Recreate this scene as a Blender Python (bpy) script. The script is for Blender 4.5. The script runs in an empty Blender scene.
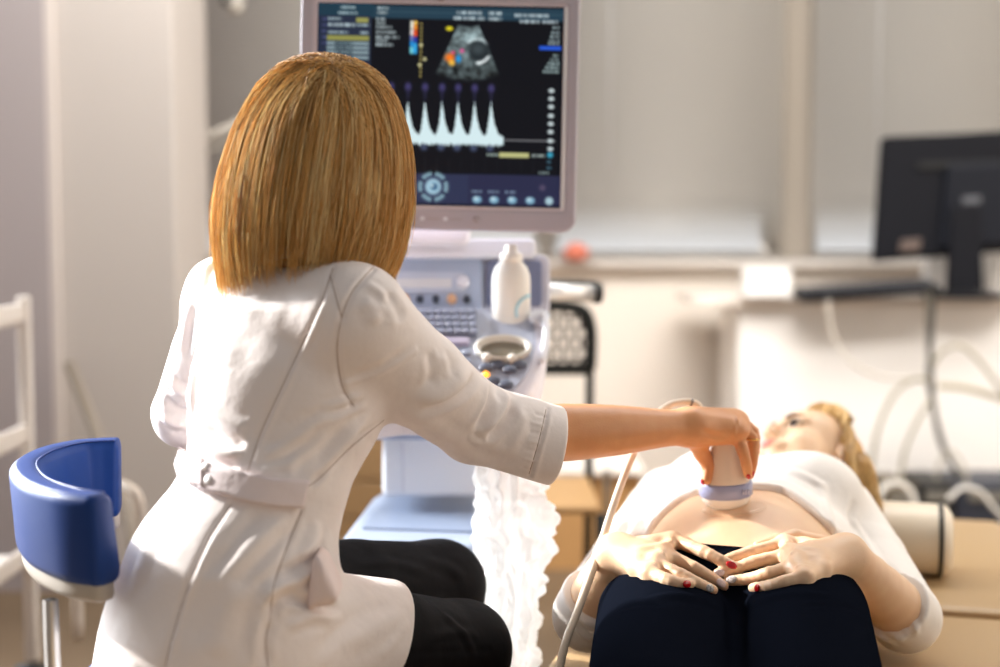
import bpy, bmesh, math, random
import numpy as np
from mathutils import Vector, Matrix, noise
from mathutils.bvhtree import BVHTree

random.seed(7); rng = np.random.default_rng(7)
scene = bpy.context.scene
COL = scene.collection

# ------------------------------------------------------------------ camera
F = 1389.0
PITCH = math.radians(4.4)
CAM = np.array([0.0, 0.0, 1.15])
FWD = np.array([0, math.cos(PITCH), -math.sin(PITCH)])
UPV = np.array([0, math.sin(PITCH), math.cos(PITCH)])

def W(px, py, d):
    "world point seen at photo pixel (px,py) at depth d"
    return CAM + d*FWD + np.array([(px-500)/F*d, 0, 0]) + UPV*((333.5-py)/F*d)
def ray(px, py):
    v = FWD + np.array([(px-500)/F, 0, 0]) + UPV*((333.5-py)/F)
    return v/np.linalg.norm(v)
def on_plane(px, py, p0, n):
    r = ray(px, py); n = np.asarray(n, float)
    t = np.dot(np.asarray(p0)-CAM, n)/np.dot(r, n)
    return CAM + r*t
def WY(px, py, y):
    return on_plane(px, py, (0, y, 0), (0, 1, 0))

cam_d = bpy.data.cameras.new('camera'); cam = bpy.data.objects.new('camera', cam_d); COL.objects.link(cam)
cam.location = CAM; cam.rotation_euler = (math.radians(90)-PITCH, 0, 0)
cam_d.sensor_width = 36; cam_d.lens = F*36/1000; cam_d.clip_start = .05
cam_d.dof.use_dof = True; cam_d.dof.focus_distance = 1.86; cam_d.dof.aperture_fstop = cam_d.lens/1000/0.029
scene.camera = cam

# ------------------------------------------------------------------ materials
def lin(c):
    return tuple(((v/255)/12.92 if v/255 <= .04045 else ((v/255+.055)/1.055)**2.4) for v in c)
MATS = {}
def mat(name, rgb, rough=.5, metal=0, bump=None, var=None, sss=0, sheen=0, coat=0, alpha=None, emit=None, trans=0, spec=.5, transl=0):
    if name in MATS: return MATS[name]
    m = bpy.data.materials.new(name); m.use_nodes = True
    nt = m.node_tree; N = nt.nodes; L = nt.links
    b = N['Principled BSDF']; out = N['Material Output']
    c = (*lin(rgb), 1)
    b.inputs['Base Color'].default_value = c
    b.inputs['Roughness'].default_value = rough
    b.inputs['Metallic'].default_value = metal
    b.inputs['Specular IOR Level'].default_value = spec
    if sss:
        b.inputs['Subsurface Weight'].default_value = sss
        b.inputs['Subsurface Radius'].default_value = (.012, .005, .003)
        b.inputs['Subsurface Scale'].default_value = 1.0
    if sheen:
        b.inputs['Sheen Weight'].default_value = sheen
    if coat:
        b.inputs['Coat Weight'].default_value = coat; b.inputs['Coat Roughness'].default_value = .15
    if alpha is not None:
        b.inputs['Alpha'].default_value = alpha
    if trans:
        b.inputs['Transmission Weight'].default_value = trans
    if emit:
        b.inputs['Emission Color'].default_value = c; b.inputs['Emission Strength'].default_value = emit
    tc = None
    def coords():
        nonlocal tc
        if tc is None: tc = N.new('ShaderNodeTexCoord')
        return tc.outputs['Object']
    if var:   # (scale, amount)
        nz = N.new('ShaderNodeTexNoise'); nz.inputs['Scale'].default_value = var[0]; nz.inputs['Detail'].default_value = 4
        L.new(coords(), nz.inputs['Vector'])
        mx = N.new('ShaderNodeMix'); mx.data_type = 'RGBA'
        mx.inputs['A'].default_value = c
        mx.inputs['B'].default_value = (*lin(var[2] if len(var) > 2 else tuple(v*.8 for v in rgb)), 1)
        mr = N.new('ShaderNodeMapRange'); mr.inputs['From Min'].default_value = .35; mr.inputs['From Max'].default_value = .7
        mr.inputs['To Max'].default_value = var[1]
        L.new(nz.outputs['Fac'], mr.inputs['Value']); L.new(mr.outputs['Result'], mx.inputs['Factor'])
        L.new(mx.outputs['Result'], b.inputs['Base Color'])
    if bump:  # list of (scale, strength, (sx,sy,sz))
        prev = None
        for sc, st, sv in bump:
            mp = N.new('ShaderNodeMapping'); mp.inputs['Scale'].default_value = sv
            L.new(coords(), mp.inputs['Vector'])
            nz = N.new('ShaderNodeTexNoise'); nz.inputs['Scale'].default_value = sc; nz.inputs['Detail'].default_value = 3
            L.new(mp.outputs['Vector'], nz.inputs['Vector'])
            bp = N.new('ShaderNodeBump'); bp.inputs['Strength'].default_value = st; bp.inputs['Distance'].default_value = .01
            L.new(nz.outputs['Fac'], bp.inputs['Height'])
            if prev: L.new(prev.outputs['Normal'], bp.inputs['Normal'])
            prev = bp
        L.new(prev.outputs['Normal'], b.inputs['Normal'])
    if transl:
        tr = N.new('ShaderNodeBsdfTranslucent'); tr.inputs['Color'].default_value = c
        ms = N.new('ShaderNodeMixShader'); ms.inputs['Fac'].default_value = transl
        L.new(b.outputs['BSDF'], ms.inputs[1]); L.new(tr.outputs['BSDF'], ms.inputs[2]); L.new(ms.outputs['Shader'], out.inputs['Surface'])
    MATS[name] = m
    return m

# ------------------------------------------------------------------ objects
def finish(name, me, material, parent=None, smooth=True):
    if material is not None:
        for mm in (material if isinstance(material, (list, tuple)) else [material]): me.materials.append(mm)
    if smooth:
        me.polygons.foreach_set('use_smooth', np.ones(len(me.polygons), dtype=bool)); me.update()
    me.name = name
    o = bpy.data.objects.new(name, me); COL.objects.link(o)
    if parent is not None:
        o.parent = parent
        o.matrix_parent_inverse = parent_world(parent).inverted()
    return o
def parent_world(p):
    m = Matrix.LocRotScale(p.location, p.rotation_euler, p.scale)
    if p.parent is not None: m = parent_world(p.parent) @ p.matrix_parent_inverse @ m
    return m
def thing(name, label, cat, loc, group=None):
    o = bpy.data.objects.new(name, None); COL.objects.link(o)
    o.location = Vector(loc); o.empty_display_size = .05
    o['label'] = label; o['category'] = cat
    if group: o['group'] = group
    return o
def tag(o, label, cat, group=None, kind=None):
    o['label'] = label; o['category'] = cat
    if group: o['group'] = group
    if kind: o['kind'] = kind
    return o
def structure(o, label=None, cat=None):
    o['kind'] = 'structure'
    if label: o['label'] = label
    if cat: o['category'] = cat
    return o
def from_arrays(V, Q):
    me = bpy.data.meshes.new('m')
    V = np.asarray(V, dtype=np.float32); Q = np.asarray(Q, dtype=np.int32)
    n, k = Q.shape
    me.vertices.add(len(V)); me.vertices.foreach_set('co', V.ravel())
    me.loops.add(n*k); me.loops.foreach_set('vertex_index', Q.ravel())
    me.polygons.add(n); me.polygons.foreach_set('loop_start', np.arange(n, dtype=np.int32)*k)
    me.update(calc_edges=True); me.validate()
    return me
def bm_mesh(bm):
    bmesh.ops.recalc_face_normals(bm, faces=bm.faces)
    me = bpy.data.meshes.new('m'); bm.to_mesh(me); bm.free(); return me

def bm_bevel(bm, r, seg=3, angle=.5):
    if r <= 0: return
    es = [e for e in bm.edges if len(e.link_faces) == 2 and e.calc_face_angle(0) > angle]
    if es: bmesh.ops.bevel(bm, geom=es, offset=r, segments=seg, profile=.5, affect='EDGES', clamp_overlap=True)
def add_box(bm, c, s, R=None, bev=0, seg=2):
    b2 = bmesh.new(); bmesh.ops.create_cube(b2, size=1)
    bmesh.ops.scale(b2, vec=Vector(s), verts=b2.verts)
    bm_bevel(b2, bev, seg)
    M = Matrix.Translation(Vector(c))
    if R is not None: M = M @ R.to_4x4()
    bmesh.ops.transform(b2, matrix=M, verts=b2.verts)
    tmp = bpy.data.meshes.new('t'); b2.to_mesh(tmp); b2.free(); bm.from_mesh(tmp); bpy.data.meshes.remove(tmp)
def box(name, c, s, m, parent=None, R=None, bev=0, seg=2):
    bm = bmesh.new(); add_box(bm, c, s, R, bev, seg)
    return finish(name, bm_mesh(bm), m, parent, smooth=False if bev == 0 else False)
def spline(pts, n, closed=False):
    "Catmull-Rom resample"
    P = [np.asarray(p, float) for p in pts]
    out = []
    N = len(P)
    segs = N if closed else N-1
    for i in range(segs):
        if closed: p0, p1, p2, p3 = P[i-1], P[i], P[(i+1) % N], P[(i+2) % N]
        else: p0, p1, p2, p3 = P[max(i-1, 0)], P[i], P[i+1], P[min(i+2, N-1)]
        for k in range(n):
            t = k/n
            out.append(.5*((2*p1)+(-p0+p2)*t+(2*p0-5*p1+4*p2-p3)*t*t+(-p0+3*p1-3*p2+p3)*t**3))
    if not closed: out.append(P[-1])
    return np.array(out)
def tube_arrays(path, radii, sides=10, cap=True, flat=None):
    P = np.asarray(path, float); n = len(P)
    r = np.full(n, radii) if np.isscalar(radii) else np.asarray(radii)
    T = np.gradient(P, axis=0); T /= np.linalg.norm(T, axis=1)[:, None]+1e-12
    a = np.array([0, 0, 1.0]) if abs(T[0][2]) < .9 else np.array([1.0, 0, 0])
    u = np.cross(T[0], a); u /= np.linalg.norm(u)
    V = []
    for i in range(n):
        u = u-T[i]*np.dot(u, T[i]); u /= np.linalg.norm(u); v = np.cross(T[i], u)
        for k in range(sides):
            th = 2*math.pi*k/sides
            V.append(P[i]+r[i]*(math.cos(th)*u+math.sin(th)*v))
    Q = []
    for i in range(n-1):
        for k in range(sides):
            k2 = (k+1) % sides
            Q.append((i*sides+k, i*sides+k2, (i+1)*sides+k2, (i+1)*sides+k))
    return V, Q
def tube(name, path, radii, m, parent=None, sides=10):
    bm = bmesh.new(); add_tube(bm, path, radii, sides)
    return finish(name, bm_mesh(bm), m, parent)
def add_tube(bm, path, radii, sides=10):
    V, Q = tube_arrays(path, radii, sides)
    vs = [bm.verts.new(v) for v in V]
    for q in Q: bm.faces.new([vs[i] for i in q])
    bm.faces.new(vs[:sides][::-1]); bm.faces.new(vs[-sides:])
def add_lathe(bm, prof, c, R=None, seg=28, sx=1, sy=1):
    "profile [(r,z)] turned around local z"
    M = Matrix.Translation(Vector(c))
    if R is not None: M = M @ R.to_4x4()
    rings = []
    for r, z in prof:
        rings.append([bm.verts.new(M @ Vector((sx*r*math.cos(2*math.pi*k/seg), sy*r*math.sin(2*math.pi*k/seg), z))) for k in range(seg)])
    for a, b in zip(rings, rings[1:]):
        for k in range(seg):
            bm.faces.new((a[k], a[(k+1) % seg], b[(k+1) % seg], b[k]))
    if prof[0][0] > 1e-6: bm.faces.new(rings[0][::-1])
    if prof[-1][0] > 1e-6: bm.faces.new(rings[-1])
def lathe(name, prof, c, m, parent=None, R=None, seg=28, sx=1, sy=1):
    bm = bmesh.new(); add_lathe(bm, prof, c, R, seg, sx, sy)
    bmesh.ops.remove_doubles(bm, verts=bm.verts, dist=1e-6)
    return finish(name, bm_mesh(bm), m, parent)
def rot_to(zdir, xhint=(1, 0, 0)):
    z = Vector(zdir).normalized(); x = Vector(xhint); x = (x-z*x.dot(z)).normalized(); y = z.cross(x)
    return Matrix((x, y, z)).transposed()
def plate(name, pts, n, thick, m, parent=None, bev=.003, seg=3, smooth=False):
    "polygon of world points extruded thick along -n, with bevelled edges"
    n = np.asarray(n, float); n = n/np.linalg.norm(n)
    bm = bmesh.new()
    a = [bm.verts.new(p) for p in pts]; b = [bm.verts.new(np.asarray(p)-n*thick) for p in pts]
    k = len(a)
    bm.faces.new(a); bm.faces.new(b[::-1])
    for i in range(k): bm.faces.new((a[i], b[i], b[(i+1) % k], a[(i+1) % k]))
    bmesh.ops.recalc_face_normals(bm, faces=bm.faces)
    bm_bevel(bm, bev, seg, .6)
    return finish(name, bm_mesh(bm), m, parent, smooth)
def rrect(x0, y0, x1, y1, r, n=5):
    out = []
    for cx, cy, a0 in ((x1-r, y1-r, 0), (x0+r, y1-r, 90), (x0+r, y0+r, 180), (x1-r, y0+r, 270)):
        for k in range(n+1):
            a = math.radians(a0+90*k/n); out.append((cx+r*math.cos(a), cy+r*math.sin(a)))
    return out

# ------------------------------------------------------------------ implicit surfaces
def smin(a, b, k):
    h = np.maximum(k-np.abs(a-b), 0)/k
    return np.minimum(a, b)-h*h*k*.25
class Field:
    def __init__(s): s.p = []
    def cone(s, a, b, ra, rb, k=.02, op='u'):
        a = np.asarray(a, float); b = np.asarray(b, float); ab = b-a; L2 = max(ab@ab, 1e-12)
        def f(P):
            q = P-a; t = np.clip(q@ab/L2, 0, 1)
            return np.linalg.norm(q-t[:, None]*ab, axis=1)-(ra+(rb-ra)*t)
        s.p.append((f, (a+b)/2, np.sqrt(L2)/2+max(ra, rb), k, op)); return s
    def merge(s, n0, k, kin):
        "fold the primitives added since n0 into one, so that joints do not swell"
        sub = s.p[n0:]; del s.p[n0:]
        fs = [q[0] for q in sub]
        lo = np.min([q[1]-q[2] for q in sub], axis=0); hi = np.max([q[1]+q[2] for q in sub], axis=0)
        c = (lo+hi)/2; r = max(np.linalg.norm(q[1]-c)+q[2] for q in sub)
        def f(P):
            d = fs[0](P)
            for g in fs[1:]: d = smin(d, g(P), kin)
            return d
        s.p.append((f, c, r, k, 'u')); return s
    def chain(s, pts, rs, k=.02, kin=.006):
        n0 = len(s.p)
        for i in range(len(pts)-1): s.cone(pts[i], pts[i+1], rs[i], rs[i+1], k)
        return s.merge(n0, k, kin)
    def schain(s, pts, rs, k=.02, n=4):
        sp = spline(pts, n); rr = spline([np.array([r]) for r in rs], n)[:, 0]
        return s.chain(list(sp), list(rr), k, .003)
    def echain(s, pts, U, rs, k=.05, kin=.014):
        n0 = len(s.p)
        for i in range(len(pts)-1): s.ecap(pts[i], pts[i+1], U, rs[i], rs[i+1], k)
        return s.merge(n0, k, kin)
    def ell(s, c, r, R=None, k=.02, op='u'):
        c = np.asarray(c, float); r = np.asarray(r, float); R = np.eye(3) if R is None else np.asarray(R, float)   # columns = axes
        def f(P):
            q = (P-c)@R
            k0 = np.linalg.norm(q/r, axis=1); k1 = np.linalg.norm(q/(r*r), axis=1)
            return np.where(k1 > 1e-9, k0*(k0-1)/np.maximum(k1, 1e-9), -r.min())
        s.p.append((f, c, r.max(), k, op)); return s
    def ecap(s, a, b, U, ra, rb, k=.02, op='u'):
        "capsule with elliptical section: ra=(r along U, r across)"
        a = np.asarray(a, float); b = np.asarray(b, float); ab = b-a; L2 = ab@ab
        w = ab/np.sqrt(L2); U = np.asarray(U, float); U = U-w*(U@w); U = U/np.linalg.norm(U); V = np.cross(w, U)
        ra = np.asarray(ra, float); rb = np.asarray(rb, float)
        def f(P):
            q = P-a; t = np.clip(q@ab/L2, 0, 1); q = q-t[:, None]*ab
            r = ra+(rb-ra)*t[:, None]; rw = r.min(axis=1)
            x = np.stack([q@U, q@V, q@w], 1); rr = np.stack([r[:, 0], r[:, 1], rw], 1)
            k0 = np.linalg.norm(x/rr, axis=1); k1 = np.linalg.norm(x/(rr*rr), axis=1)
            return np.where(k1 > 1e-9, k0*(k0-1)/np.maximum(k1, 1e-9), -rw)
        s.p.append((f, (a+b)/2, np.sqrt(L2)/2+max(ra.max(), rb.max()), k, op)); return s
    def cut(s, fn, k=.006):
        "intersect with fn(P)<=0"
        s.p.append((fn, None, 0, k, 'x')); return s
    def ev(s, P, c=None, R=None):
        d = np.full(len(P), 1.0)
        for f, pc, pr, k, op in s.p:
            if c is not None and pc is not None and np.linalg.norm(pc-c) > pr+R+k+.012: continue
            v = f(P)
            if op == 'u': d = smin(d, v, k)
            elif op == 's': d = -smin(-d, v, k)
            else: d = -smin(-d, -v, k)
        return d
    def mesh(s, h, B=8):
        lo = np.min([pc-pr for f, pc, pr, k, op in s.p if op == 'u'], axis=0)-.01
        hi = np.max([pc+pr for f, pc, pr, k, op in s.p if op == 'u'], axis=0)+.01
        bs = h*B; nb = np.ceil((hi-lo)/bs).astype(int)
        I = np.stack(np.meshgrid(*[np.arange(n) for n in nb], indexing='ij'), -1).reshape(-1, 3)
        C = lo+(I+.5)*bs
        d = np.concatenate([s.ev(C[i:i+200000]) for i in range(0, len(C), 200000)])
        act = np.abs(d) < bs*.5*1.75+.006
        I = I[act]
        g = np.stack(np.meshgrid(*[np.arange(B+1)]*3, indexing='ij'), -1).reshape(-1, 3)
        N = nb*B+2
        keys = []; verts = []; edges = []
        for ii in I:
            o = lo+ii*bs; P = o+g*h
            val = s.ev(P, o+bs/2, bs*.87).reshape(B+1, B+1, B+1)
            sg = val < 0
            if sg.all() or not sg.any(): continue
            c8 = [sg[x:x+B, y:y+B, z:z+B] for x in (0, 1) for y in (0, 1) for z in (0, 1)]
            any_ = np.logical_or.reduce(c8); all_ = np.logical_and.reduce(c8)
            cells = np.argwhere(any_ & ~all_)
            if len(cells) == 0: continue
            v8 = np.stack([val[cells[:, 0]+x, cells[:, 1]+y, cells[:, 2]+z] for x in (0, 1) for y in (0, 1) for z in (0, 1)], 1)
            off = np.array([(x, y, z) for x in (0, 1) for y in (0, 1) for z in (0, 1)], float)
            acc = np.zeros((len(cells), 3)); cnt = np.zeros(len(cells))
            for a in range(8):
                for bit in (1, 2, 4):
                    if a & bit: continue
                    b = a | bit
                    x = (v8[:, a] < 0) != (v8[:, b] < 0)
                    t = v8[:, a]/np.where(x, v8[:, a]-v8[:, b], 1)
                    acc += np.where(x[:, None], off[a]+t[:, None]*(off[b]-off[a]), 0); cnt += x
            p = acc/cnt[:, None]
            G = ii*B+cells
            keys.append((G[:, 0]*N[1]+G[:, 1])*N[2]+G[:, 2])
            verts.append(lo+(G+p)*h)
            edges.append(np.stack([(v8[:, 0] < 0), (v8[:, 4] < 0), (v8[:, 2] < 0), (v8[:, 1] < 0)], 1))
        K = np.concatenate(keys); V = np.concatenate(verts); E = np.concatenate(edges)
        od = np.argsort(K); K = K[od]; V = V[od]; E = E[od]
        st = np.array([N[1]*N[2], N[2], 1])
        Q = []
        def find(k):
            i = np.searchsorted(K, k); i = np.minimum(i, len(K)-1); return i, K[i] == k
        for ax in range(3):
            m = E[:, 0] != E[:, 1+ax]
            k0 = K[m]; b, c = st[(ax+1) % 3], st[(ax+2) % 3]
            i0 = np.nonzero(m)[0]
            i1, o1 = find(k0-b); i2, o2 = find(k0-b-c); i3, o3 = find(k0-c)
            ok = o1 & o2 & o3
            q = np.stack([i0, i1, i2, i3], 1)[ok]
            ins = E[m][ok][:, 0]
            q[~ins] = q[~ins][:, ::-1]
            Q.append(q)
        return V, np.concatenate(Q)

def vnormals(V, Q):
    n = np.cross(V[Q[:, 2]]-V[Q[:, 0]], V[Q[:, 3]]-V[Q[:, 1]])
    N = np.zeros_like(V)
    for k in range(4): np.add.at(N, Q[:, k], n)
    return N/np.maximum(np.linalg.norm(N, axis=1)[:, None], 1e-12)
def relax(V, Q, w, iters=6):
    "even out a surface where the weight w is 1"
    V = V.copy()
    for it in range(iters):
        acc = np.zeros_like(V); cnt = np.zeros(len(V))
        for k in range(4):
            a, b = Q[:, k], Q[:, (k+1) % 4]
            np.add.at(acc, a, V[b]); np.add.at(cnt, a, 1); np.add.at(acc, b, V[a]); np.add.at(cnt, b, 1)
        m = acc/np.maximum(cnt, 1)[:, None]
        f = .5 if it % 2 == 0 else -.46
        V = V+(m-V)*(w*f)[:, None]
    return V
def seg_dist(P, path):
    "distance of points to a polyline and arc fraction"
    best = np.full(len(P), 9.0); frac = np.zeros(len(P)); n = len(path)-1
    for i in range(n):
        a, b = path[i], path[i+1]; ab = b-a; t = np.clip((P-a)@ab/max(ab@ab, 1e-12), 0, 1)
        d = np.linalg.norm(P-a-t[:, None]*ab, axis=1)
        m = d < best; best[m] = d[m]; frac[m] = (i+t[m])/n
    return best, frac
def bvh_of(V, Q): return BVHTree.FromPolygons([tuple(v) for v in V], [tuple(q) for q in Q])
def hit(bvh, px, py):
    r = ray(px, py); loc, nor, i, d = bvh.ray_cast(Vector(CAM), Vector(r))
    return (np.array(loc), np.array(nor)) if loc is not None else (None, None)
def surf_path(bvh, pxs, n=6):
    out = []
    for p in spline([np.array(p, float) for p in pxs], n):
        l, no = hit(bvh, *p)
        if l is not None: out.append(l)
    return np.array(out)
def folds(V, Q, bvh, strokes):
    "press real creases / raised ridges into a cloth surface; stroke=(pixel path, width m, height m)"
    N = vnormals(V, Q); D = np.zeros(len(V))
    for pxs, w, amp in strokes:
        path = surf_path(bvh, pxs)
        if len(path) < 2: continue
        lo = path.min(0)-3*w; hi = path.max(0)+3*w
        m = np.nonzero(((V > lo) & (V < hi)).all(1))[0]
        if len(m) == 0: continue
        d, fr = seg_dist(V[m], path)
        fd = np.clip(np.minimum(fr, 1-fr)*3.5, 0, 1); fd = fd*fd*(3-2*fd)
        x = d/w
        D[m] += amp*(np.exp(-x*x)-.35*np.exp(-((x-1.9)/.8)**2))*fd if w > .0036 else amp*np.exp(-x*x)
    return V+N*D[:, None]
def patch(name, bvh, quad, nu, nv, lift, thick, m, parent, bulge=0):
    "a strip of cloth lying on a surface: quad = pixel path of top edge, pixel path of bottom edge"
    top, bot = quad
    t = np.linspace(0, 1, nu)
    def lerp(path):
        path = np.array(path, float); s = np.linspace(0, 1, len(path))
        return np.stack([np.interp(t, s, path[:, 0]), np.interp(t, s, path[:, 1])], 1)
    A, B_ = lerp(top), lerp(bot)
    G = []; GN = []
    last = None
    for i in range(nu):
        for j in range(nv):
            p = A[i]+(B_[i]-A[i])*j/(nv-1)
            l, no = hit(bvh, *p)
            q = 0
            while l is None and q < 60:
                q += 1; p = p+np.array([1.0, 0]); l, no = hit(bvh, *p)
            G.append(l); GN.append(no)
    G = np.array(G); GN = np.array(GN)
    # smooth the normals
    GN = GN.reshape(nu, nv, 3); GN = (GN+np.roll(GN, 1, 0)*0); GN = GN.mean(axis=1, keepdims=True)*np.ones((1, nv, 1)); GN = GN.reshape(-1, 3)
    GN /= np.linalg.norm(GN, axis=1)[:, None]
    O = G+GN*(lift+thick); I_ = G+GN*(lift-.004)
    V = np.concatenate([O, I_]); n = nu*nv; Q = []
    for i in range(nu-1):
        for j in range(nv-1):
            a = i*nv+j; Q.append((a, a+1, a+nv+1, a+nv)); Q.append((n+a, n+a+nv, n+a+nv+1, n+a+1))
    for i in range(nu-1):
        for j in (0, nv-1):
            a = i*nv+j; b = a+nv; Q.append((a, b, n+b, n+a) if j == 0 else (a, n+a, n+b, b))
    for j in range(nv-1):
        for i in (0, nu-1):
            a = i*nv+j; b = a+1; Q.append((a, n+a, n+b, b) if i == 0 else (a, b, n+b, n+a))
    return finish(name, from_arrays(V, Q), m, parent)
# ================================================================== SETTING
YB = 5.6      # window wall
M_wall = mat('wall_paint', (240, 230, 218), .8, bump=[(60, .05, (1, 1, 1))])
M_grey = mat('grey_wall_paint', (176, 167, 168), .8)
M_pillar = mat('pillar_paint', (200, 192, 186), .8)
M_floor = mat('floor_vinyl', (122, 102, 80), .5, var=(3, .5, (104, 86, 66)))
M_slat = mat('blind_slat', (218, 214, 208), .5, transl=.45)
M_white = mat('white_laminate', (248, 244, 240), .4)
M_plastic = mat('white_plastic', (236, 236, 238), .35)
M_black = mat('black_plastic', (20, 21, 27), .5, spec=.15)
M_dark = mat('dark_rubber', (38, 36, 34), .6)
M_steel = mat('brushed_steel', (190, 190, 192), .3, metal=1)
M_glass = mat('window_glass', (250, 250, 250), .02, trans=1.0)

floor = structure(box('floor', (0, 2.6, -.03), (9, 8, .06), M_floor))
# window wall around three openings
Z0 = WY(600, 258, YB)[2]; ZT = 2.75
xs = [WY(a, 200, YB)[0] for a in (150, 540, 553, 772, 816, 1110)]
bm = bmesh.new()
x_l, x_r = -3.9, 3.9
add_box(bm, (0, YB+.1, Z0/2), (x_r-x_l, .2, Z0))
add_box(bm, (0, YB+.1, ZT+.45), (x_r-x_l, .2, .9))  # header raised out of view to keep the sun off the couch
for a, b in ((x_l, xs[0]), (xs[1], xs[2]), (xs[3], xs[4]), (xs[5], x_r)):
    add_box(bm, ((a+b)/2, YB+.1, (Z0+ZT)/2), (b-a, .2, ZT-Z0))
structure(finish('wall_back', bm_mesh(bm), M_wall, smooth=False))
for k in range(3):
    a, b = xs[2*k], xs[2*k+1]
    fr = bmesh.new()
    for c, s in ((((a+b)/2, YB+.12, Z0+.0125), (b-a, .06, .025)), (((a+b)/2, YB+.12, ZT-.03), (b-a, .06, .06)),
                 ((a+.0125, YB+.12, (Z0+ZT)/2), (.025, .06, ZT-Z0-.09)), ((b-.0125, YB+.12, (Z0+ZT)/2), (.025, .06, ZT-Z0-.09))):
        add_box(fr, c, s, bev=.005)
    w = structure(finish('window_%d' % (k+1), bm_mesh(fr), M_plastic, smooth=False))
    box('window_pane', ((a+b)/2, YB+.125, (Z0+ZT)/2), (b-a-.05, .006, ZT-Z0-.09), M_glass, w)
    # venetian blind in front of the opening
    names = ['pale grey slatted blind behind the ultrasound monitor and the doctor\'s hair', 'pale grey slatted blind between the ultrasound monitor and the beige window post',
             'pale grey slatted blind behind the black computer monitor']
    bx0, bx1 = a-.03, b+.03
    t = thing('window_blind', names[k], 'blind', ((a+b)/2, YB-.05, Z0+.02), 'venetian blinds on the window wall')
    bl = bmesh.new(); z = ZT; pitch = .026; i = 0
    zz = []
    while z > Z0+.018:
        zz.append(z); z -= pitch
    for i, z in enumerate(zz):
        nbot = len(zz)-i
        ang = 66 if nbot > 9 else 66-min(56, (10-nbot)*6.5)     # the lowest slats hang more open
        an = math.radians(ang); hw = .0165
        dy, dz = math.cos(an)*hw, math.sin(an)*hw
        v = [bl.verts.new(p) for p in ((bx0, YB-.05-dy, z-dz), (bx1, YB-.05-dy, z-dz), (bx1, YB-.053, z+.001), (bx0, YB-.053, z+.001), (bx1, YB-.05+dy, z+dz), (bx0, YB-.05+dy, z+dz))]
        bl.faces.new((v[0], v[1], v[2], v[3])); bl.faces.new((v[3], v[2], v[4], v[5]))
    me = bpy.data.meshes.new('slats'); bl.to_mesh(me); bl.free()
    so = finish('slats', me, M_slat, t)
    so.modifiers.new('thick', 'SOLIDIFY').thickness = .0012
    box('bottom_rail', ((a+b)/2, YB-.05, Z0+.012), (bx1-bx0, .02, .010), M_slat, t, bev=.003)
    box('head_rail', ((a+b)/2, YB-.05, ZT+.03), (bx1-bx0, .05, .045), M_slat, t, bev=.004)
    tube('cord', [(bx0+.25, YB-.075, ZT), (bx0+.25, YB-.078, Z0+.35)], .003, M_plastic, t, 6)
structure(box('trim_1', (0, YB-.035, Z0-.02), (x_r-x_l, .07, .03), mat('sill', (214, 207, 200), .5), bev=.008))
structure(box('trim_2', ((xs[3]+xs[4])/2, YB-.012, (Z0+ZT)/2), (xs[4]-xs[3]-.02, .024, ZT-Z0), mat('mullion', (158, 148, 136), .6), bev=.004))
# white pillar and grey side wall at the left
PY = 4.35
pa, pb = WY(60, 300, PY), WY(177, 300, PY)
structure(box('wall_corner', ((pa[0]+pb[0])/2, PY+.25, 2.1), (pb[0]-pa[0], .5, 4.2), M_pillar, bev=.008))  # heightened out of view to block the sun
structure(box('trim_3', (pa[0]-.02, PY-.01, 2.1), (.05, .03, 4.2), mat('corner_bead', (212, 203, 197), .6), bev=.006))
structure(box('wall_left', ((pa[0]-4.0)/2-.02, PY+.02, 2.1), (pa[0]+4.0, .1, 4.2), M_grey))  # unseen left stretch and extra height shade the patient's face and chest
structure(box('wall_right', (3.0, 3.3, 1.4), (.1, 4.8, 2.8), M_wall))
structure(box('baseboard_left', ((pa[0]+pb[0])/2, PY-.012, .04), (pb[0]-pa[0]+.02, .024, .08), mat('baseboard', (150, 132, 116), .6), bev=.004))

# ---- pale lamp arm
t = thing('lamp_arm', 'pale diagonal lamp arm beside the pillar, left of the blond hair', 'lamp', W(178, 152, 4.7))
p0, p1 = W(150, 161, 4.85), W(276, 108, 4.85)
tube('arm_tube', [p0, p1], .016, mat('pale_arm', (196, 190, 180), .5), t, 14)
tube('lower_tube', [p0-np.array([0, 0, .05]), p1-np.array([0, 0, .05])], .009, mat('pale_arm_dark', (168, 162, 152), .5), t, 10)
lathe('joint', [(.0, -.05), (.03, -.05), (.03, .05), (0, .05)], p1, mat('pale_arm', (196, 190, 180)), t)
tube('wall_post', [p0, np.array([p0[0], p0[1], .002])], .02, mat('pale_arm', (196, 190, 180)), t)
t = thing('ceiling_spot', 'small spotlight at the top edge above the blond hair', 'lamp', W(235, 5, 4.9))
c = W(236, 4, 4.9)
lathe('lamp_head', [(0, -.035), (.02, -.03), (.028, 0), (.02, .03), (0, .03)], c, mat('pale_arm', (196, 190, 180)), t)
tube('bracket', [c-np.array([.05, 0, -.01]), c-np.array([.02, 0, 0])], .012, M_dark, t)

# ---- counter along the back wall
CY = 5.0
cz = WY(850, 298, CY)[2]
t = thing('counter', 'long white counter under the windows carrying the black computer monitor', 'counter', (1.9, 5.2, 0))
l = WY(692, 300, CY)[0]
box('counter_top', ((l+2.95)/2, 5.24, cz-.012), (2.95-l, .48, .028), mat('counter_top', (232, 222, 212), .4), t, bev=.006)
fl = WY(742, 300, CY)[0]
box('front_panel', ((fl+2.95)/2, CY+.06, (cz-.03)/2), (2.95-fl, .03, cz-.03), M_white, t, bev=.004)
box('end_panel', (fl+.01, 5.27, (cz-.03)/2), (.03, .38, cz-.03), M_white, t, bev=.004)
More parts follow.
